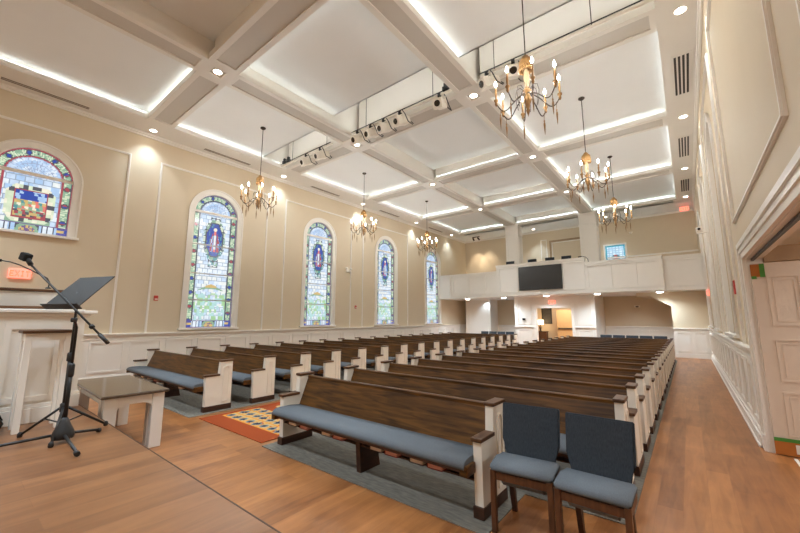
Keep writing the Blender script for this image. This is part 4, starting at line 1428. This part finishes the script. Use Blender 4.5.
box(bm, XL, -10.75, 18.22, 18.3, BB, 4.13)
struct('wall_balcony', bm, M['white'])
# columns
for x0, x1, lab in ((-7.68, -6.96, 'square white panelled column left of the balcony screen'), (-3.88, -3.12, 'square white panelled column right of the balcony screen')):
    t = thing('square_column', lab, 'column', ((x0 + x1) / 2, 19.5, 3.85), 0, 'columns on the balcony')
    h = (x1 - x0) / 2
    bm = new_bm(); box(bm, -h, h, -.31, .31, 0, BZ - 3.85); obj('shaft', bm, M['white'], t)
    bm = new_bm()
    frame(bm, 'y', -.33, -.31, -h + .08, h - .08, .5, 2.2, .04); frame(bm, 'x', h, h + .02, -.23, .23, .5, 2.2, .04)
    obj('panel_moulding', bm, M['white'], t)
    bm = new_bm(); box(bm, -h - .025, h + .025, -.335, .335, 2.33, 2.39, .008); box(bm, -h - .03, h + .03, -.34, .34, BZ - 3.85 - .1, BZ - 3.85 - .002, .01); obj('capital', bm, M['white'], t)
    bm = new_bm(); box(bm, -h - .03, h + .03, -.34, .34, 0, .2, .008); obj('base', bm, M['white'], t)
# television on the parapet
t = thing('television', 'large black flat screen hung on the balcony front', 'television', (-5.5, 17.84, 3.57))
bm = new_bm(); box(bm, -1.02, 1.02, -.075, -.03, -.585, .585, .01)
casing = obj('casing', bm, M['black'], t)
bm = new_bm(); box(bm, -.99, .99, -.079, -.074, -.555, .555); obj('screen', bm, M['screen'], casing)
bm = new_bm(); box(bm, -.3, .3, -.03, .058, -.25, .25); obj('bracket', bm, M['black'], t)
t = thing('wall_camera', 'small white camera under the balcony television', 'camera', (-5.5, 17.85, 2.84))
bm = new_bm(); box(bm, -.09, .09, -.03, .02, -.02, .02, .005); obj('bracket', bm, M['fixture'], t)
bm = new_bm(); lathe(bm, [(.05, -.09), (.065, -.06), (.06, -.02), (.03, .0)], (0, -.07, 0), 12); obj('camera_body', bm, M['fixture'], t)

# balcony rear wall: framed alcove, rail, small window
bm = new_bm()
frame(bm, 'y', YE - .05, YE, -6.0, -4.05, 3.85, 6.1, .09)
struct('trim_17', bm, M['header'])
bm = new_bm(); frame(bm, 'y', YE - .02, YE, -5.88, -4.17, 3.7, 5.98, .05); frame(bm, 'y', YE - .03, YE, -6.5, -6.15, 3.7, 6.2, .04)
box(bm, -3.1, XR, YE - .06, YE, 4.72, 4.80, .01); box(bm, XL, -8.2, YE - .05, YE, 4.4, 4.47, .01)
box(bm, XL, XR, YE - .06, YE, BZ - .1, BZ, .01)
struct('trim_18', bm, M['white'])
root = sroot('window_10', (-2.72, YE - .005, 4.42))
bm = new_bm(); lay = bm.loops.layers.float_color.new('pane')
nx, nz = 24, 26
for i in range(nx):
    for j in range(nz):
        u, v = (i + .5) / nx, (j + .5) / nz
        c = lin(176, 208, 226) if hsh(i // 4, j // 3) > .35 else lin(206, 226, 232)
        if min(u, v, 1 - u, 1 - v) < .07:
            c = lin(46, 138, 158)
        elif math.hypot(u - .5, (v - .35) * 1.2) < .2:
            c = lin(40, 110, 120) if abs(u - .5) > .08 else lin(150, 70, 60)
        elif i % 4 == 0 or j % 3 == 0:
            c = lin(140, 168, 190)
        f = bm.faces.new([bm.verts.new((-.45 + .9 * (i + a) / nx, 0, 1.0 * (j + b) / nz)) for a, b in ((0, 0), (1, 0), (1, 1), (0, 1))])
        for l in f.loops:
            l[lay] = (*c, 1)
obj('stained_glass', bm, M['glass'], root)
bm = new_bm(); frame(bm, 'y', -.04, 0, -.53, .53, -.08, 1.08, .08); obj('window_frame', bm, M['white'], root)

# balcony seats just showing over the rail
for i, (x, z, lab) in enumerate(((-7.45, 3.85, 'dark chair back left of the left balcony column'), (-6.25, 3.85, 'dark chair back above the left part of the balcony screen'),
                         (-5.35, 3.85, 'dark chair back above the middle of the balcony screen'), (-4.55, 3.85, 'dark chair back above the right part of the balcony screen'))):
    y = 18.86 if i else 18.86
    o = dup(chA, (x, y, z), 0, lab)
    o['group'] = 'chairs on the balcony'
# gooseneck microphone stand on the parapet, not a lamp
t = thing('gooseneck_stand', 'thin dark gooseneck microphone stand leaning over the balcony rail', 'lamp', (-3.35, 18.0, 4.15))
bm = new_bm(); lathe(bm, [(.05, 0), (.05, .02), (.012, .03)], n=10); obj('base', bm, M['black'], t)
bm = new_bm(); tube(bm, [(0, 0, .02), (-.03, 0, .15), (-.12, 0, .25), (-.28, 0, .29)], .012, 6); obj('neck', bm, M['black'], t)
bm = new_bm(); tube(bm, [(-.27, 0, .29), (-.42, 0, .27)], .022, 8); obj('head', bm, M['black'], t)

# downlights below the balcony and balcony room lights
for x, y, q in ((-9.85, 18.6, 'leftmost'), (-7.65, 18.5, 'second from the left'), (-5.38, 18.3, 'middle'), (-3.15, 18.3, 'second from the right'), (-.86, 18.6, 'rightmost')):
    if q == 'leftmost':
        disc = thing('disc_light', '', 'downlight', (x, y, BB), 0, 'disc lights under the balcony')
        bm = new_bm(); lathe(bm, [(.15, 0), (.15, -.02), (.13, -.028)], n=20); obj('trim_ring', bm, M['white'], disc)
        bm = new_bm(); lathe(bm, [(.125, -.029), (.12, -.05), (.09, -.06)], n=20); obj('lens', bm, M['lens'], disc)
        d_ = disc
    else:
        d_ = dup(disc, (x, y, BB))
    d_['label'] = 'round white disc light in the balcony underside, %s of five' % q
    spot('disc_light_beam', (x, y, BB - .08), 62, 150, .9)
for x, y in ((-9.5, 20.3), (-2, 20.3)):
    spot('balcony_under_beam', (x, y, BB - .03), 14, 130, .9)
put_dl((-6.65, 20.9, BZ), 'round recessed downlight over the balcony right of the left column', 40, 90)
put_dl((-2.9, 20.6, BZ), 'round recessed downlight over the balcony right of the right column', 30, 100)
t = thing('twin_spotlight', 'twin track spotlight at the rear left corner above the balcony', 'spotlight', (-10.2, 20.6, BZ))
bm = new_bm(); box(bm, -.25, .25, -.03, .03, -.04, 0, .006); obj('track', bm, M['iron'], t)
for s in (-1, 1):
    bm = new_bm(); tube(bm, [(s * .16, 0, -.03), (s * .16, 0, -.14)], .012, 6); tube(bm, [(s * .16, -.08, -.10), (s * .19, .1, -.2)], .05, 10); obj('lamp_head', bm, M['iron'], t)
    spot('twin_spot_beam', (-10.2 + s * .2, 20.72, BZ - .25), 30, 60, .8, (1, .86, .68), (R(28), 0, R(-s * 12)))
exit_sign('orange lit EXIT sign under the ceiling at the rear right corner of the balcony', (.28, 20.6, BZ - .18), 0, 1.0)
t = thing('dome_camera', 'small white dome on the upper rear wall right of the small window', 'camera', (-1.95, YE, 6.0))
bm = new_bm(); box(bm, -.08, .08, -.1, 0, -.02, .02, .005); obj('bracket', bm, M['fixture'], t)
bm = new_bm(); lathe(bm, [(0, -.1), (.06, -.08), (.08, -.02), (.08, 0)], (0, -.12, 0), 12); obj('dome', bm, M['fixture'], t)
t = thing('fire_horn', 'white round alarm horn on the rear wall under the balcony', 'alarm', (-1.98, YE, 2.2))
bm = new_bm(); box(bm, -.12, .12, -.03, 0, -.05, .05, .006); obj('plate', bm, M['fixture'], t)
bm = new_bm(); lathe(bm, [(.06, 0), (.07, -.02), (.05, -.06), (0, -.065)], (0, -.06, .02), 12); obj('horn', bm, M['iron'], t)
t = thing('wall_speaker', 'small dark box on the vestibule wall left of the rear doorway', 'speaker', (-6.85, VY, 1.56))
bm = new_bm(); box(bm, -.07, .07, -.07, 0, -.05, .06, .008); obj('housing', bm, M['plastic'], t)
bm = new_bm(); box(bm, -.055, .055, -.075, -.068, -.04, .05); obj('grille', bm, M['foam'], t)

# ------------------------------------------------------------------ world, camera, view
w = bpy.data.worlds.new('World')
scene.world = w
w.use_nodes = True
w.node_tree.nodes['Background'].inputs[0].default_value = (.6, .75, 1, 1)
w.node_tree.nodes['Background'].inputs[1].default_value = 0.3

cam = bpy.data.cameras.new('Camera')
cam.sensor_width = 36
cam.lens = 359.28 / 800 * 36
cam.clip_start = .05
co = bpy.data.objects.new('Camera', cam)
COL.objects.link(co)
co.location = (0, 0, 1.6)
co.rotation_euler = (R(90 + 8.238), 0, R(38.52))
scene.camera = co

scene.view_settings.view_transform = 'Standard'
scene.view_settings.look = 'None'
scene.view_settings.gamma = 1
scene.view_settings.use_curve_mapping = False
scene.view_settings.exposure = 1.34
scene.cycles.use_denoising = True
scene.cycles.max_bounces = 10
scene.cycles.diffuse_bounces = 6
scene.cycles.glossy_bounces = 3
scene.cycles.sample_clamp_indirect = 3
scene.cycles.sample_clamp_direct = 20
